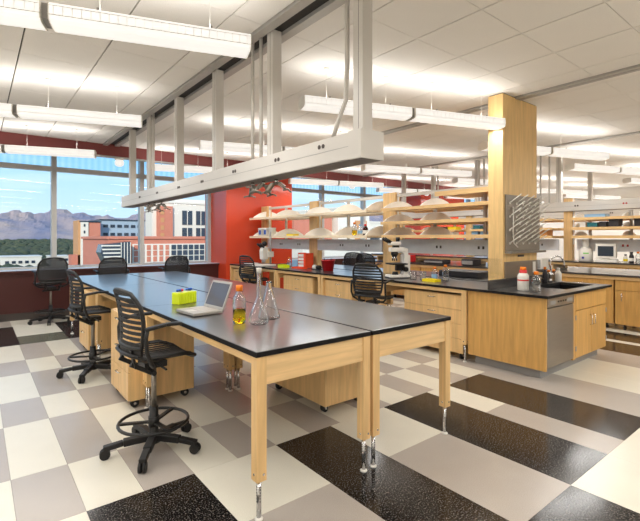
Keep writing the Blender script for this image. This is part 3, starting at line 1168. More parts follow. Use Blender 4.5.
un = thing('sink_cabinet', 'honey maple sink cabinet with two doors at the bench end', 'cabinet', (0, 0, 0))
bx('side_panel', 'honey', (XF + .035, XF + .06, 2.10, 3.02, .105, TOP - .032), un)
bx('back_panel', 'honey', (XF + .06, XB - .02, 2.99, 3.02, .105, TOP - .032), un)
b = MB()
b.box(5.39, 5.44, 2.13, 2.95, .105, TOP - .032)
b.box(6.36, 6.40, 2.13, 2.95, .105, TOP - .032)
b.box(5.44, 6.36, 2.13, 2.95, .105, .14)
b.build('carcass', 'honey', un)
bx('stile', 'honey', (5.385, 5.452, 2.106, 2.13, .105, TOP - .032), un)
bx('drawer_front', 'honey', (5.46, 6.395, 2.106, 2.128, .67, .865), un, .002)
for k, (a, c) in enumerate(((5.46, 5.925), (5.932, 6.395))):
    d = bx('door', 'honey', (a, c, 2.106, 2.128, .115, .662), un, .002)
    hx = c - .045 if k == 0 else a + .045
    MB().tube([(hx, 2.106, .46), (hx, 2.082, .465), (hx, 2.082, .575), (hx, 2.106, .58)], .005, 6).build('handle', 'chrome', d)
    ex = a if k == 0 else c
    for z in (.20, .56):
        bx('hinge', 'grey_plastic', (ex - .012, ex + .012, 2.10, 2.112, z, z + .055), d)
b = MB()
b.box(XF + .11, 6.34, 2.19, 2.97, 0, .105)
b.build('toe_kick', 'grey_plastic', un)

dw = thing('dishwasher', 'stainless steel dishwasher built into the bench end', 'dishwasher', (0, 0, 0))
bx('body', 'grey_plastic', (XF + .07, 5.38, 2.14, 2.72, .106, TOP - .04), dw)
bx('door', 'steel', (XF + .065, 5.38, 2.098, 2.14, .13, .765), dw, .004)
cp = bx('control_panel', 'steel', (XF + .065, 5.38, 2.092, 2.14, .775, TOP - .035), dw, .003)
b = MB()
b.box(XF + .12, XF + .24, 2.0905, 2.092, .80, .845)
b.box(5.20, 5.33, 2.0905, 2.092, .80, .845)
b.build('button_panel', 'grey_plastic', cp)
bb = MB()
for k in range(4):
    bb.box(XF + .30 + k * .06, XF + .33 + k * .06, 2.089, 2.092, .815, .832)
bb.build('button', 'black_plastic', cp)

# ---- wooden column on the curb line, drying rack
colm = thing('column', 'tall maple-clad column rising from the bench to the ceiling', 'column', (0, 0, 0))
CX0, CX1, CY0, CY1 = 5.05, 5.925, 2.77, 2.965
bx('column_body', 'column_wood', (CX0, CX1, CY0, CY1, TOP, CEIL - .012), colm, .002)
bx('column_cap', 'track_slot', (CX0 + .01, CX1 - .01, CY0 + .01, CY1 - .01, CEIL - .012, CEIL - .002), colm)
bx('splash_plate', 'steel', (CX0 + .03, CX1, CY0 - .008, CY0, TOP + .11, 1.22), colm)
bx('splash_guard', 'clear_plastic', (CX0 - .014, CX0 - .008, CY0, CY1, TOP + .11, 1.26), colm)
bx('switch_plate', 'white_plastic', (CX1 - .13, CX1 - .06, CY0 - .013, CY0 - .008, 1.06, 1.20), colm)
bx('outlet_strip', 'socket', (CX0 + .36, CX0 + .50, CY0 - .012, CY0, 1.275, 1.30), colm)

dr = thing('drying_rack', 'stainless drying rack with rows of white pegs on the wooden column', 'drying rack', (0, CY0, 0))
bx('back_plate', 'rack_steel', (5.09, 5.96, -.022, 0, 1.35, 2.05), dr, .002)
bx('drip_trough', 'steel', (5.09, 6.00, -.09, 0, 1.325, 1.35), dr)
for r in range(7):
    for c in range(5):
        x = 5.17 + c * .165 + (.082 if r % 2 else 0)
        z = 1.45 + r * .083
        if x > 5.94:
            continue
        MB().cyl((x, -.02, z), (x, -.17, z + .10), .008, .006, 7).cyl((x, -.03, z), (x, -.022, z), .016, n=8).build('peg', 'white_plastic', dr)
MB().tube([(5.22, -.04, 1.90), (5.19, -.06, 1.77), (5.20, -.05, 1.6), (5.24, -.04, 1.45), (5.32, -.05, 1.40)], .007, 6).build('drain_tube', 'white_plastic', dr)

# ---- sink fittings
fa = thing('faucet', 'chrome gooseneck faucet with orange-tipped taps behind the sink', 'faucet', (6.12, 2.68, TOP))
MB().cyl((0, 0, 0), (0, 0, .05), .028, .022, n=14).cyl((0, 0, .05), (0, 0, .16), .016, n=12).build('base', 'chrome', fa)
MB().tube([(0, 0, .15), (0, 0, .25)] + [(0 + .09 * (1 - math.cos(PI * k / 10)) * .72, -.09 * (1 - math.cos(PI * k / 10)) * .7, .25 + .11 * math.sin(PI * k / 10)) for k in range(1, 11)] + [(.13, -.126, .20)], .011, 8).build('spout', 'chrome', fa)
for s in (-1, 1):
    h = MB().tube([(0, 0, .10), (s * .06, -.01, .11), (s * .075, -.012, .15)], .010, 8).build('tap_arm', 'chrome', fa)
    MB().cyl((s * .075, -.012, .15), (s * .075, -.012, .175), .02, n=12).build('tap_knob', 'orange', h)
ga = thing('gas_tap', 'chrome gas tap on the counter left of the faucet', 'tap', (5.80, 2.68, TOP))
MB().cyl((0, 0, 0), (0, 0, .07), .02, n=12).cyl((0, 0, .07), (0, 0, .10), .014, n=10).build('body', 'chrome', ga)
MB().tube([(-.05, -.03, .085), (0, 0, .085), (.05, -.03, .06)], .010, 8).build('nozzle', 'chrome', ga)

# bottles on the sink counter
wbt = media_bottle('white bottle with red collar and orange cap near the counter corner', (4.97, 2.48, TOP), .062, .27, 'orange', 'white_plastic', lab='red_cap')
MB().lathe([(.042, .19), (.042, .232), (.035, .236)], n=20).build('collar', 'red_cap', wbt)
for ch in wbt.children:
    if ch.name.startswith('paper_label'):
        ch.scale = (1, 1, .22)
        ch.location = (0, 0, .10)
media_bottle('clear bottle with orange cap beside the white bottle', (4.99, 2.34, TOP), .047, .225, 'orange')
media_bottle('small blue-labelled bottle near the sink edge', (5.42, 2.66, TOP), .028, .11, 'black_plastic', 'dark_box', lab='light_blue')
media_bottle('dark bottle with orange top behind the sink', (5.95, 2.675, TOP), .030, .22, 'orange', 'dark_box')
media_bottle('plain white wash bottle behind the sink', (6.33, 2.665, TOP), .042, .19, 'white_plastic', 'white_plastic')

# ================================================================== THINGS ON RUN 1
def microscope(label, loc, rz, s=1.0):
    t = thing('microscope', label, 'microscope', loc, rz)
    t.scale = (s, s, s)
    # faces -X (operator side); arm at +X
    bx('base', 'white_plastic', (-.15, .14, -.10, .10, 0, .045), t, .012)
    bx('base_trim', 'black_plastic', (-.152, .142, -.102, .102, .0, .014), t)
    MB().cyl((-.04, 0, .045), (-.04, 0, .085), .045, .035, n=16).build('lamp_house', 'black_plastic', t)
    MB().prism([(.06, .04), (.14, .04), (.14, .40), (.06, .42), (.03, .36), (.075, .33), (.08, .10)], -.045, .045, 'y').build('arm', 'white_plastic', t, .008)
    bx('stage', 'black_plastic', (-.13, .09, -.13, .13, .185, .205), t, .003)
    MB().box(-.03, .08, -.03, .03, .10, .185).build('stage_support', 'black_plastic', t)
    for sgn in (-1, 1):
        MB().cyl((.09, sgn * .045, .12), (.09, sgn * .085, .12), .032, n=14).build('focus_knob', 'black_plastic', t)
    bx('head', 'white_plastic', (-.12, .10, -.055, .055, .36, .42), t, .012)
    MB().lathe([(0, .27), (.03, .29), (.045, .315), (.05, .335), (.045, .36), (0, .36)], (-.05, 0, 0), 16).build('nosepiece', 'black_plastic', t)
    for k in range(3):
        a = k * 2.1
        MB().cyl((-.05 + .02 * math.cos(a), .02 * math.sin(a), .31), (-.05 + .035 * math.cos(a), .035 * math.sin(a), .235), .012, .008, n=10).build('objective', 'chrome', t)
    MB().cyl((-.03, 0, .42), (-.03, 0, .455), .05, .045, n=16).build('head_collar', 'black_plastic', t)
    bx('binocular_body', 'white_plastic', (-.13, .03, -.06, .06, .45, .50), t, .014)
    for sgn in (-1, 1):
        MB().cyl((-.10, sgn * .034, .48), (-.21, sgn * .034, .545), .022, n=12).build('eyepiece', 'black_plastic', t)
    MB().cyl((.0, 0, .50), (.0, 0, .56), .028, n=12).build('camera_port', 'black_plastic', t)
    return t


microscope('white and black compound microscope in front of the maple shelf post', (5.03, 4.44, TOP), math.radians(-24), 1.1)

sm = thing('stereo_microscope', 'pale stereo microscope on a boom stand by the red pier', 'microscope', (4.88, 8.10, TOP), math.radians(10))
sm.scale = (1.25, 1.25, 1.2)
bx('base', 'white_plastic', (-.16, .16, -.13, .13, 0, .03), sm, .008)
MB().cyl((.10, -.05, .03), (.10, -.05, .62), .016, n=12).build('pillar', 'grey_plastic', sm)
bx('focus_block', 'white_plastic', (.02, .14, -.10, 0, .16, .26), sm, .01)
MB().prism([(-.06, .12), (.05, .12), (.07, .22), (.05, .34), (-.03, .36), (-.07, .28)], -.05, .05, 'y').build('head', 'white_plastic', sm, .012)
MB().cyl((-.01, 0, .12), (-.01, 0, .06), .04, .03, n=14).build('objective', 'grey_plastic', sm)
for sgn in (-1, 1):
    MB().cyl((-.04, sgn * .035, .34), (-.12, sgn * .035, .40), .02, n=12).build('eyepiece', 'black_plastic', sm)
MB().ball((.01, 0, .40), .045).build('ring_camera', 'black_plastic', sm)
for k, (y, x, n) in enumerate(((8.62, 4.95, 'left'), (8.92, 5.05, 'far left'))):
    tag(MB().box(x - .15, x + .10, y - .11, y + .11, TOP, TOP + .02 + .01 * k).build('paper_stack', 'paper'), 'stack of white papers on the bench %s of the stereo microscope' % n, 'papers')


def tray(name, label, cat, m, loc, w, d, h, rz=0):
    t = thing(name, label, cat, loc, rz)
    MB().box(-w / 2, w / 2, -d / 2, d / 2, 0, .008).build('tray_floor', m, t)
    b = MB()
    b.box(-w / 2, w / 2, -d / 2, -d / 2 + .008, .008, h)
    b.box(-w / 2, w / 2, d / 2 - .008, d / 2, .008, h)
    b.box(-w / 2, -w / 2 + .008, -d / 2 + .008, d / 2 - .008, .008, h)
    b.box(w / 2 - .008, w / 2, -d / 2 + .008, d / 2 - .008, .008, h)
    b.build('tray_rim', m, t)
    return t


tray('tray', 'chartreuse tray on the bench right of the stereo microscope', 'tray', 'chartreuse', (4.93, 7.42, TOP), .14, .22, .06)
tray('tray', 'flat red-orange tray in front of the orange rack', 'tray', 'red_orange', (5.04, 7.02, TOP), .14, .34, .03)
tray('tray', 'yellow tray on the bench near the wooden column', 'tray', 'yellow', (4.98, 3.78, TOP), .13, .22, .035)
media_bottle('orange-capped clear bottle left of the orange rack', (5.2, 7.62, TOP), .045, .20, 'orange', 'glass', 'light_blue', .06)
tag(MB().box(5.22, 5.34, 7.34, 7.54, TOP, TOP + .14).build('tip_box', 'light_blue', None, .006), 'light blue plastic box beside the orange rack', 'box')
orr = thing('drawer_rack', 'orange-sided rack of small clear drawers on the bench', 'rack', (5.30, 7.20, TOP))
bx('side', 'red_orange', (-.10, .10, -.17, -.155, 0, .30), orr)
bx('side', 'red_orange', (-.10, .10, .075, .09, 0, .30), orr)
bx('front_panel', 'red_orange', (-.12, -.10, -.19, -.13, 0, .31), orr)
for k in range(5):
    bx('shelf_plate', 'red_orange', (-.10, .10, -.155, .075, .002 + k * .07, .010 + k * .07), orr)
    if k < 4:
        bx('drawer', 'paper', (-.105, .09, -.12, .07, .014 + k * .07, .064 + k * .07), orr)
for k, (y, m, n) in enumerate(((6.62, 'white_plastic', 'white'), (6.50, 'black_plastic', 'black'))):
    t = thing('pump', 'small %s pump unit on the bench between rack and red bucket' % n, 'pump', (5.12, y, TOP))
    MB().cyl((0, -.04, .045), (0, .04, .045), .04, n=14).build('motor', m, t)
    bx('foot', 'dark_box', (-.05, .05, -.045, .045, 0, .012), t)
bk = thing('bucket', 'red plastic bucket on the shelved bench', 'bucket', (5.12, 6.22, TOP))
MB().lathe([(0, 0), (.095, 0), (.13, .185), (.138, .185), (.138, .195), (.122, .195), (.09, .012), (0, .012)], n=28).build('bucket_body', 'bucket_red', bk)
b = MB()
for k in range(7):
    a = k * .9
    b.obox((.03 * math.cos(a), .03 * math.sin(a), .05), (.08 * math.cos(a), .08 * math.sin(a), .22), .012, .012)
b.build('contents', 'dark_box', bk)
# shelf things
for k, (y, lab) in enumerate(((8.78, 'leftmost'), (8.56, 'middle'), (8.34, 'rightmost'))):
    t = thing('canister', '%s white canister of three on the lower shelf by the red pier' % lab, 'canister', (5.23, y, 1.555), 0, 'white canisters')
    MB().lathe([(0, 0), (.088, 0), (.088, .17), (.092, .172), (.092, .19), (0, .192)], n=24).build('canister_body', 'paper', t)
    if k < 2:
        MB().prism([(.0895 * math.cos(a), .0895 * math.sin(a)) for a in (3.3, 3.6, 3.9)] + [(.087 * math.cos(a), .087 * math.sin(a)) for a in (3.9, 3.6, 3.3)], .04, .14, 'z').build('label_print', 'blue', t)
tag(MB().box(5.16, 5.30, 7.40, 7.66, 1.555, 1.60).build('pipette_box', 'yellow', None, .004), 'small yellow box on the lower shelf right of the canisters', 'box')
media_bottle('orange-capped bottle of yellow liquid on the lower shelf', (5.27, 5.66, 1.555), .046, .24, 'orange', 'glass', 'yellow_liquid', .10)
media_bottle('clear blue-labelled bottle on the lower shelf between two others', (5.27, 5.52, 1.555), .042, .20, 'light_blue', 'glass', lab='light_blue')
media_bottle('amber bottle with red cap on the lower shelf', (5.27, 5.385, 1.555), .045, .20, 'red_cap', 'amber_glass', lab='paper')
# near the column
media_bottle('blue-labelled clear bottle with orange cap behind the yellow tray', (5.16, 3.86, TOP), .042, .19, 'orange', 'glass', 'light_blue', .05, 'light_blue')
media_bottle('taller clear bottle with orange cap behind the yellow tray', (5.22, 3.72, TOP), .045, .225, 'orange')
for k, (x, y, n) in enumerate(((4.98, 4.10, 'left'), (5.05, 3.98, 'right'))):
    t = thing('beaker', '%s clear glass beaker of two beside the microscope' % n, 'beaker', (x, y, TOP), 0, 'glass beakers')
    MB().lathe(shell([(0, 0), (.04, 0), (.045, .006), (.045, .11), (.049, .116)], .002), n=20).build('beaker_body', 'glass', t)
# rear side bench things seen through the shelves
tag(MB().box(5.85, 6.30, 3.6, 4.3, TOP, TOP + .09).build('instrument', 'dark_box', None, .01), 'low black instrument on the rear side of the shelved bench', 'instrument')
tag(MB().box(6.0, 6.14, 5.12, 5.28, TOP, TOP + .30).build('power_unit', 'white_plastic', None, .01), 'white boxy unit behind the microscope', 'instrument')

# ================================================================== RUN 2: REAR BENCH
X2F, X2C = 8.25, 9.10
rb_ = thing('rear_worktop', 'long black worktop of the rear bench', 'worktop', (0, 0, 0))
bx('counter_top', 'epoxy', (X2F, X2C + .85, .6, 8.7, TOP - .03, TOP), rb_)
bx('edge_band', 'maple_h', (X2F + .02, X2F + .04, .6, 8.7, TOP - .085, TOP - .03), rb_)
lg = thing('raised_ledge', 'raised black ledge with maple front along the rear bench', 'ledge', (0, 0, 0))
bx('ledge_top', 'epoxy', (8.74, 9.46, .6, 8.7, 1.055, 1.08), lg)
bx('ledge_front', 'maple_h', (8.76, 8.78, .6, 8.7, 1.01, 1.055), lg)
for y in (.7, 2.2, 3.8, 5.6, 7.2, 8.5):
    bx('ledge_support', 'maple', (8.78, 9.42, y - .012, y + .012, TOP, 1.055), lg)
for k in range(8):
    y = .62 + k * 1.0
    t = thing('base_cabinet', 'rear bench cabinet with drawer and door, number %s from the right edge' % ['one', 'two', 'three', 'four', 'five', 'six', 'seven', 'eight'][k], 'cabinet', (X2F + .04, y, 0), 0, 'rear bench cabinets')
    bx('body', 'honey', (.022, .60, 0, .98, .09, TOP - .088), t)
    d = bx('drawer', 'honey', (0, .02, .004, .976, .655, TOP - .092), t, .002)
    MB().tube([(0, .42, .74), (-.024, .425, .74), (-.024, .555, .74), (0, .56, .74)], .006, 6).build('handle', 'chrome', d)
    d = bx('door', 'honey', (0, .02, .004, .976, .10, .648), t, .002)
    MB().tube([(0, .88, .48), (-.024, .88, .485), (-.024, .88, .60), (0, .88, .605)], .006, 6).build('handle', 'chrome', d)
    for cy_ in (.12, .86):
        MB().cyl((.08, cy_ - .015, .035), (.08, cy_ + .015, .035), .035, n=12).box(.06, .10, cy_ - .01, cy_ + .01, .05, .09).build('caster', 'rubber', t)
        MB().cyl((.52, cy_ - .015, .035), (.52, cy_ + .015, .035), .035, n=12).box(.50, .54, cy_ - .01, cy_ + .01, .05, .09).build('caster', 'rubber', t)
p2 = [1.45, 3.63, 5.8, 7.9]
for k, y in enumerate(p2):
    dup(post0, 'maple shelf post on the rear bench, %s' % ('outside the right edge', 'right of the drying rack', 'behind the middle shelves', 'nearest the windows')[k], (X2C, y, 1.08))
    bpy.context.view_layer.update()
for o in [o for o in bpy.data.objects if o.get('label', '').startswith('maple shelf post on the rear')]:
    o.scale = (1, .55, .88)
secs = [(1.62, 3.46), (3.80, 5.63), (5.97, 7.73)]
secn = ['right of the jug post', 'left of the jug post', 'nearest the windows']
for k, (a, b_) in enumerate(secs):
    for z, n in ((1.525, 'lowest'), (1.68, 'middle'), (1.86, 'upper')):
        shelf('%s rear bench shelf %s' % (n, secn[k]), X2C, a, b_, z, 'maple_h', [b_ - .04, (a + b_) / 2 + .1], w=.35, hh=.09, group='rear bench shelves')
    raceway('grey power raceway of the rear bench %s' % secn[k], X2C, a, b_, True)
uf = thing('shelving_rack', 'white uprights of the rear bench shelves', 'rack', (X2C, 0, 1.08))
for y in (1.9, 2.60, 4.75, 6.9):
    bx('upright', 'service_white', (-.022, .022, y - .02, y + .02, 0, .93), uf)
boom2 = make_boom('white service boom above the rear bench', 9.08, .4, 8.2, [1.2, 3.80, 4.6, 5.6, 6.83, 7.8],
                  [(2.3, 2.13, 2), (2.66, 2.13, 2), (3.45, 2.13, 2), (4.4, 2.13, 2), (5.4, 2.13, 2)], True)
for y in (3.97, 4.14, 5.4, 6.65):
    MB().cyl((-.055, y, 2.21), (-.055, y, CEIL), .018, n=8).build('conduit', 'service_white', boom2)

# things on the rear bench
jug = thing('jug', 'large white plastic jug on the rear ledge', 'jug', (8.93, 3.27, 1.08))
MB().lathe([(0, 0), (.105, 0), (.115, .015), (.115, .20), (.09, .24), (.055, .265), (0, .265)], n=24).build('jug_body', 'white_plastic', jug)
MB().lathe([(.05, .26), (.055, .265), (.058, .40), (0, .41)], n=18).build('jug_cap', 'paper', jug)


def arc_patch(b, r, a0, a1, z0, z1):
    n = 5
    A = [a0 + (a1 - a0) * i / n for i in range(n + 1)]
    b.prism([(r * math.cos(a), r * math.sin(a)) for a in A] + [((r - .003) * math.cos(a), (r - .003) * math.sin(a)) for a in reversed(A)], z0, z1, 'z')


b = MB()
arc_patch(b, .1165, 3.1, 3.9, .14, .165)
b.build('green_print', 'green_print', jug)
b = MB()
arc_patch(b, .1165, 2.9, 3.25, .05, .09)
b.build('blue_print', 'navy_print', jug)
crt = thing('monitor', 'old cream box monitor on the rear ledge', 'monitor', (8.92, 2.93, 1.08), math.radians(12))
bx('case', 'cream_panel', (-.10, .12, -.155, .155, .07, .33), crt, .012)
b = MB()
b.prism([(.12, .09), (.30, .13), (.30, .28), (.12, .31)], -.12, .12, 'y')
b.build('tube_back', 'cream_panel', crt)
bx('screen', 'screen_dark' if 'screen_dark' in M else 'dark_glass', (-.104, -.099, -.118, .118, .11, .29), crt)
MB().box(-.12, .16, -.17, .17, 0, .05).box(-.05, .08, -.06, .06, .05, .075).build('stand', 'cream_panel', crt, .006)
media_bottle('short white bottle with yellow foot right of the monitor', (8.92, 2.635, 1.08), .034, .15, 'dark_box', 'white_plastic', lab='yellow')
media_bottle('white-labelled brown bottle right of the monitor', (8.92, 2.545, 1.08), .036, .19, 'dark_box', 'dark_box', lab='paper')
media_bottle('orange-capped clear bottle on the rear ledge at right', (8.92, 2.45, 1.08), .036, .20, 'orange', 'glass')
media_bottle('second orange-capped clear bottle on the rear ledge, at the frame edge', (8.94, 2.34, 1.08), .034, .17, 'orange', 'glass')
# boxes on the rear shelves: (y, width, height, shelf z, material, label)
boxes = [(3.28, .10, .10, 1.71, 'paper', 'small white carton on the rear middle shelf beside the post'),
         (3.12, .16, .09, 1.71, 'teal', 'teal box on the rear middle shelf'),
         (2.95, .12, .10, 1.71, 'dark_box', 'dark box right of the teal box'),
         (2.78, .15, .145, 1.71, 'dark_box', 'tall dark carton on the rear middle shelf'),
         (2.42, .11, .15, 1.71, 'dark_box', 'dark carton right of the rear shelf upright'),
         (3.08, .34, .06, 1.89, 'light_blue', 'blue crate on the upper rear shelf under the boom'),
         (2.30, .20, .08, 1.89, 'paper', 'white paper pack on the upper rear shelf'),
         (4.05, .30, .115, 1.555, 'cardboard', 'brown cardboard box on the lowest rear shelf'),
         (4.30, .12, .115, 1.555, 'dark_box', 'black binder beside the cardboard box'),
         (4.52, .16, .11, 1.555, 'paper', 'white box left of the black binder'),
         (4.25, .34, .06, 1.89, 'paper', 'white flat box on the upper rear shelf'),
         (4.75, .18, .10, 1.71, 'light_blue', 'pale blue carton on the rear middle shelf'),
         (5.0, .20, .10, 1.71, 'paper', 'white carton next to the pale blue carton'),
         (5.25, .22, .11, 1.555, 'light_blue', 'pale blue bin on the lowest rear shelf'),
         (5.50, .15, .11, 1.555, 'light_blue', 'second pale blue bin on the lowest rear shelf'),
         (5.45, .16, .09, 1.71, 'teal', 'teal carton on the rear middle shelf seen by the column'),
         (6.1, .22, .07, 1.71, 'yellow', 'yellow box behind the right-hand shelves'),
         (6.36, .20, .07, 1.71, 'dark_box', 'black box beside the yellow box'),
         (6.6, .22, .05, 1.71, 'orange', 'flat orange box left of the black box'),
         (6.2, .3, .10, 1.555, 'paper', 'white tray of papers behind the right-hand shelves'),
         (6.6, .25, .07, 1.555, 'dark_box', 'dark tray beside the white papers'),
         (5.2, .30, .08, 1.89, 'light_blue', 'long blue carton on the upper rear shelf')]
for y, w, h, z, m, lab in boxes:
    t = thing('storage_box', lab, 'box', (X2C - .20, y, z), 0, 'boxes on the rear shelves')
    bx('box_body', m, (-.10, .12, -w / 2, w / 2, 0, h * .86), t, .003)
    bx('lid', m, (-.104, .124, -w / 2 - .003, w / 2 + .003, h * .86, h), t, .002)
for y, w, d, h, m, lab in ((3.95, .26, .30, .22, 'white_plastic', 'white instrument on the rear bench behind the faucet'),
                           (4.30, .30, .35, .20, 'grey_plastic', 'grey instrument left of the white one on the rear bench'),
                           (4.75, .34, .34, .16, 'dark_box', 'black instrument on the rear bench beside the column'),
                           (5.4, .30, .3, .14, 'dark_box', 'dark instrument further along the rear bench'),
                           (6.3, .55, .3, .10, 'dark_box', 'long black instrument on the rear bench beyond the column'),
                           (7.2, .30, .3, .18, 'bucket_red', 'red box on the rear bench by the windows')):
    t = thing('instrument', lab, 'instrument', (8.36, y, TOP))
    bx('case', m, (0, d, -w / 2, w / 2, .01, h), t, .01)
    bx('front_panel', 'grey_plastic', (-.006, 0, -w / 2 + .02, w / 2 - .02, .03, h - .03), t)
    bx('foot', 'rubber', (.02, d - .02, -w / 2 + .02, w / 2 - .02, 0, .01), t)

# ================================================================== RUN 3 (far right)
r3 = thing('far_worktop', 'black worktop of the farthest bench at right', 'worktop', (0, 0, 0))
bx('counter_top', 'epoxy', (11.5, 13.1, 1.2, 8.7, TOP - .03, TOP), r3)
for k in range(7):
    y = 1.25 + k * 1.06
    t = thing('base_cabinet', 'far bench cabinet, number %s from the right' % ['one', 'two', 'three', 'four', 'five', 'six', 'seven'][k], 'cabinet', (11.55, y, 0), 0, 'far bench cabinets')
    bx('body', 'honey', (.02, 1.5, 0, 1.04, 0, TOP - .032), t)
    bx('door', 'honey', (0, .02, .01, 1.03, .1, TOP - .05), t)
for k, (z, n) in enumerate(((1.52, 'lowest'), (1.74, 'middle'), (1.96, 'upper'))):
    shelf('%s shelf of the farthest bench at right' % n, 12.3, 1.4, 8.5, z, 'maple_h', [1.5, 2.5, 3.5, 4.6, 5.7, 6.8, 7.9], w=.35, hh=.1, group='far bench shelves')
f3 = thing('shelving_rack', 'white uprights of the farthest bench shelves', 'rack', (12.3, 0, TOP))
for y in (1.6, 3.0, 4.4, 5.8, 7.2, 8.4):
    bx('upright', 'service_white', (-.03, .03, y - .03, y + .03, 0, 1.15), f3)
make_boom('white service boom above the farthest bench', 12.3, 1.0, 8.2, [1.4, 2.9, 4.4, 5.9, 7.4], [(2.3, 2.13, 2), (3.9, 2.13, 2)])

# ================================================================== OUTSIDE
GZ = -20.0
gr = MB()
gr._add([(-9000, 40, GZ), (9000, 40, GZ), (9000, 9000, GZ), (-9000, 9000, GZ)], [(0, 1, 2, 3)])
gr.box(-300, 300, 30, 40, GZ - 2, GZ)
struct(gr.build('ground', 'ground'), 'olive desert plain below the mountains', 'ground')

# mountains: polar height field
na, nr = 420, 70
vs, fs = [], []
for i in range(na + 1):
    az = math.radians(-28 + 110 * i / na)
    for j in range(nr + 1):
        r = 3600 + 3000 * j / nr
        x, y = r * math.sin(az), r * math.cos(az)
        q = Vector((x * .0013, y * .0013, 3.1))
        rid = 0
        amp = 1
        f = 1
        for o in range(6):
            rid += amp * (1 - abs(noise.noise(q * f)) * 2)
            amp *= .52
            f *= 2.05
        prof = math.sin(min(1, j / nr * 1.25) * PI / 2) if j / nr < .8 else 1 - (j / nr - .8) * 1.5
        env = 300 + 45 * math.sin(az * 9.0 + 1.0) + 30 * math.sin(az * 23 + .4)
        h = env * prof * (.30 + .47 * rid)
        vs.append((x, y, GZ + max(-4, h - 10 * (1 - prof))))
for i in range(na):
    for j in range(nr):
        a = i * (nr + 1) + j
        fs.append((a, a + 1, a + nr + 2, a + nr + 1))
mm = MB()
mm._add(vs, fs, False)
tag(mm.build('mountain_range', 'mountain'), 'rugged brown and blue-grey mountain range beyond the city', 'mountains')['kind'] = 'structure'

# tree cover of the plain
ico = []
bm = bmesh.new()
bmesh.ops.create_icosphere(bm, subdivisions=1, radius=1)
iv = [v.co.copy() for v in bm.verts]
ifc = [tuple(v.index for v in f.verts) for f in bm.faces]
bm.free()
tr = MB()
for k in range(7000):
    az = math.radians(random.uniform(-12, 62))
    r = 230 * (3300 / 230) ** random.random()
    x, y = r * math.sin(az), r * math.cos(az)
    if any(a - 14 < x < b + 14 and c - 14 < y < d + 14 for a, b, c, d in ((33, 66, 216, 252), (12, 33, 330, 350), (40, 52, 350, 370), (-14, 8, 340, 360))):
        continue
    s = random.uniform(1.6, 3.6) * (1 + r / 1100)
    h = s * random.uniform(.7, 1.1)
    tr._add([(x + p.x * s * 1.5, y + p.y * s, GZ + h * .6 + p.z * h) for p in iv], ifc, True)
stuff(tag(tr.build('tree_cover', 'canopy'), 'dark green tree cover over the distant city', 'trees'))


def building(name, label, x0, x1, y0, y1, zt, m, wins=(), roof=None, zb=GZ):
    t = thing(name, label, 'building', ((x0 + x1) / 2, y0, zb))
    ox, oy, oz = (x0 + x1) / 2, y0, zb
    bx('walls', m, (x0 - ox, x1 - ox, 0, y1 - oy, 0, zt - oz), t)
    bx('roof', roof or m, (x0 - ox - .4, x1 - ox + .4, -.4, y1 - oy + .4, zt - oz, zt - oz + .6), t)
    for a, b, c, d, wm in wins:
        bx('window', wm, (a - ox, b - ox, -.25, .05, c - oz, d - oz), t)
    return t


# low brick building with white window grid
bw = []
bt2 = building('brick_building', 'low red-brick building with white window grid outside', 22.0, 49.5, 100, 128, 1.3, 'brick', [(26.8, 46.2, -9, .2, 'concrete')])
ox = (22.0 + 49.5) / 2
for i in range(14):
    for j in range(6):
        a = 27.1 + i * 1.37
        bx('window_pane', 'dark_glass' if i > 5 else 'brick', (a - ox, a + (1.05 if i > 5 else .8) - ox, -.4, -.2, -1.15 - j * 1.3 + 20, -.05 - j * 1.3 + 20), bt2)
# curved glass end
gp = thing('glass_pavilion', 'louvred glass bay jutting from the brick building', 'building', (22.5, 97, GZ))
b = MB()
prof = [(-2.6, 20.2), (2.6, 20.8), (2.6, 8), (-1.0, 8), (-1.6, 15.5), (-3.0, 18.6)]
b.prism(prof, -2.0, 2.5, 'y')
b.build('glass_body', 'dark_glass', gp)
for k in range(6):
    z = 20.0 - k * .75
    bx('louvre', 'concrete', (-2.9 + .15 * k, .6, -2.4, -2.0, z - .16, z + .10), gp)
for k in range(4):
    bx('post', 'concrete', (.75 + k * .6, .85 + k * .6, -2.2, -2.0, 14, 20.6), gp)
# white tower with paired windows
tw = [(56.9, 60.5, 6.2, 11.2, 'dark_glass'), (62.0, 65.4, 6.2, 11.2, 'dark_glass'), (56.9, 60.5, 0.2, 5.1, 'dark_glass'), (62.0, 65.4, 0.2, 5.1, 'dark_glass')]
t2 = building('white_tower', 'white building with paired square windows and brick bay outside', 46.5, 72.0, 150, 157, 13.6, 'concrete', tw)
ox = (46.5 + 72) / 2
bx('brick_bay', 'brick', (48.0 - ox, 53.2 - ox, -1.2, 0, 0, 12.4 - GZ), t2)
for j in range(5):
    bx('brick_window', 'tan', (49.0 - ox, 50.2 - ox, -1.35, -1.2, 29.5 - j * 2.6, 31 - j * 2.6), t2)
bx('upper_block', 'concrete', (55.2 - ox, 73 - ox, 2, 6.5, 13.6 - GZ, 15.4 - GZ), t2)
for a in (58.7, 63.7):
    for z in (3, 8.7):
        bx('window_bar', 'concrete', (a - .12 - ox, a + .12 - ox, -.4, -.2, z - 2.6 - GZ, z + 2.5 - GZ), t2)
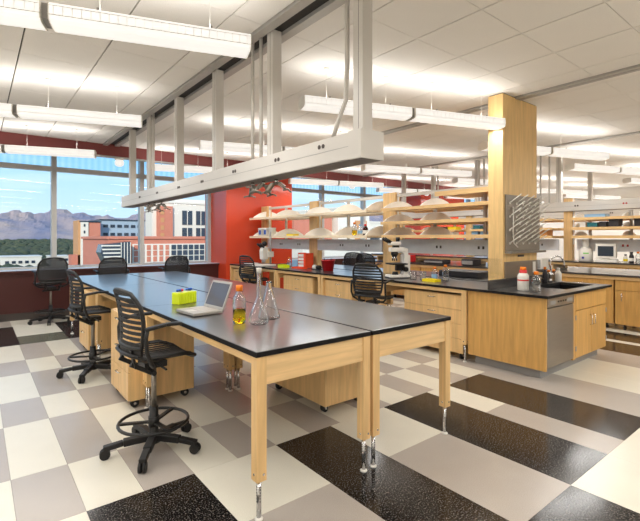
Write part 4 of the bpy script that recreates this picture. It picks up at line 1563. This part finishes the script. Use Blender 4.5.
# far office block at left
bl = building('office_block', 'long blue-grey office block behind the brick tower', 45.7, 66, 224, 250, 9.8, 'blue_clad', roof='dark_glass')
ox = (45.7 + 66) / 2
for j, z in enumerate((6.5, 2.6, -1.4)):
    for i in range(6):
        bx('window', 'dark_glass', (47 + i * 3.1 - ox, 49 + i * 3.1 - ox, -.3, 0, z - GZ, z + 1.4 - GZ), bl)
tg = [(37.6 , 38.2, 6.6 - k * 3.3, 8.0 - k * 3.3, 'dark_glass') for k in range(6)]
b3 = building('stair_tower', 'white and brick stair tower at left of the office block', 36.5, 44.6, 218, 232, 8.6, 'brick', roof='dark_glass')
ox = (36.5 + 44.6) / 2
bx('white_face', 'concrete', (36.5 - ox, 39.6 - ox, -.5, 0, 0, 8.6 - GZ), b3)
bx('tan_edge', 'tan', (35.5 - ox, 36.5 - ox, 0, 12, 0, 9.4 - GZ), b3)
for k in range(6):
    bx('slit_window', 'dark_glass', (37.7 - ox, 38.3 - ox, -.7, -.5, 6.6 - k * 3.0 - GZ, 7.8 - k * 3.0 - GZ), b3)
bx('low_wing', 'brick', (33.0 - ox, 36.4 - ox, 0, 8, 0, -6 - GZ), b3)
# flat white houses at far left
for k, (x, y, w, n) in enumerate(((12, 330, 21, 'longest, in front of the trees'), (40, 350, 12, 'right, near the stair tower'), (-14, 340, 22, 'leftmost'))):
    hh = building('flat_house', 'flat white building on the plain, %s' % n, x, x + w, y, y + 20, -10.5 - k, 'house', [(x + 2 + i * 3.4, x + 4 + i * 3.4, -14.5, -12.8, 'dark_glass') for i in range(int(w / 3.6))])
# buildings behind the shelf windows
building('brick_hall', 'brick building with white roof seen behind the shelves', 84, 100.6, 120, 150, 9.2, 'brick', roof='concrete')
building('white_hall', 'white building with small window seen behind the shelves', 101.8, 117.5, 118, 150, 12.0, 'concrete', [(105.5, 107.8, 2.6, 5.6, 'dark_glass'), (110, 116, 1, 8, 'tan')])
building('cream_hall', 'cream building right of the white one behind the shelves', 118.5, 150, 122, 150, 7.5, 'concrete', [(122, 127, 0, 5, 'dark_glass'), (130, 135, 0, 5, 'dark_glass')])
building('white_low_hall', 'low white building in front of the brick one', 70, 140, 96, 112, -1.0, 'house')
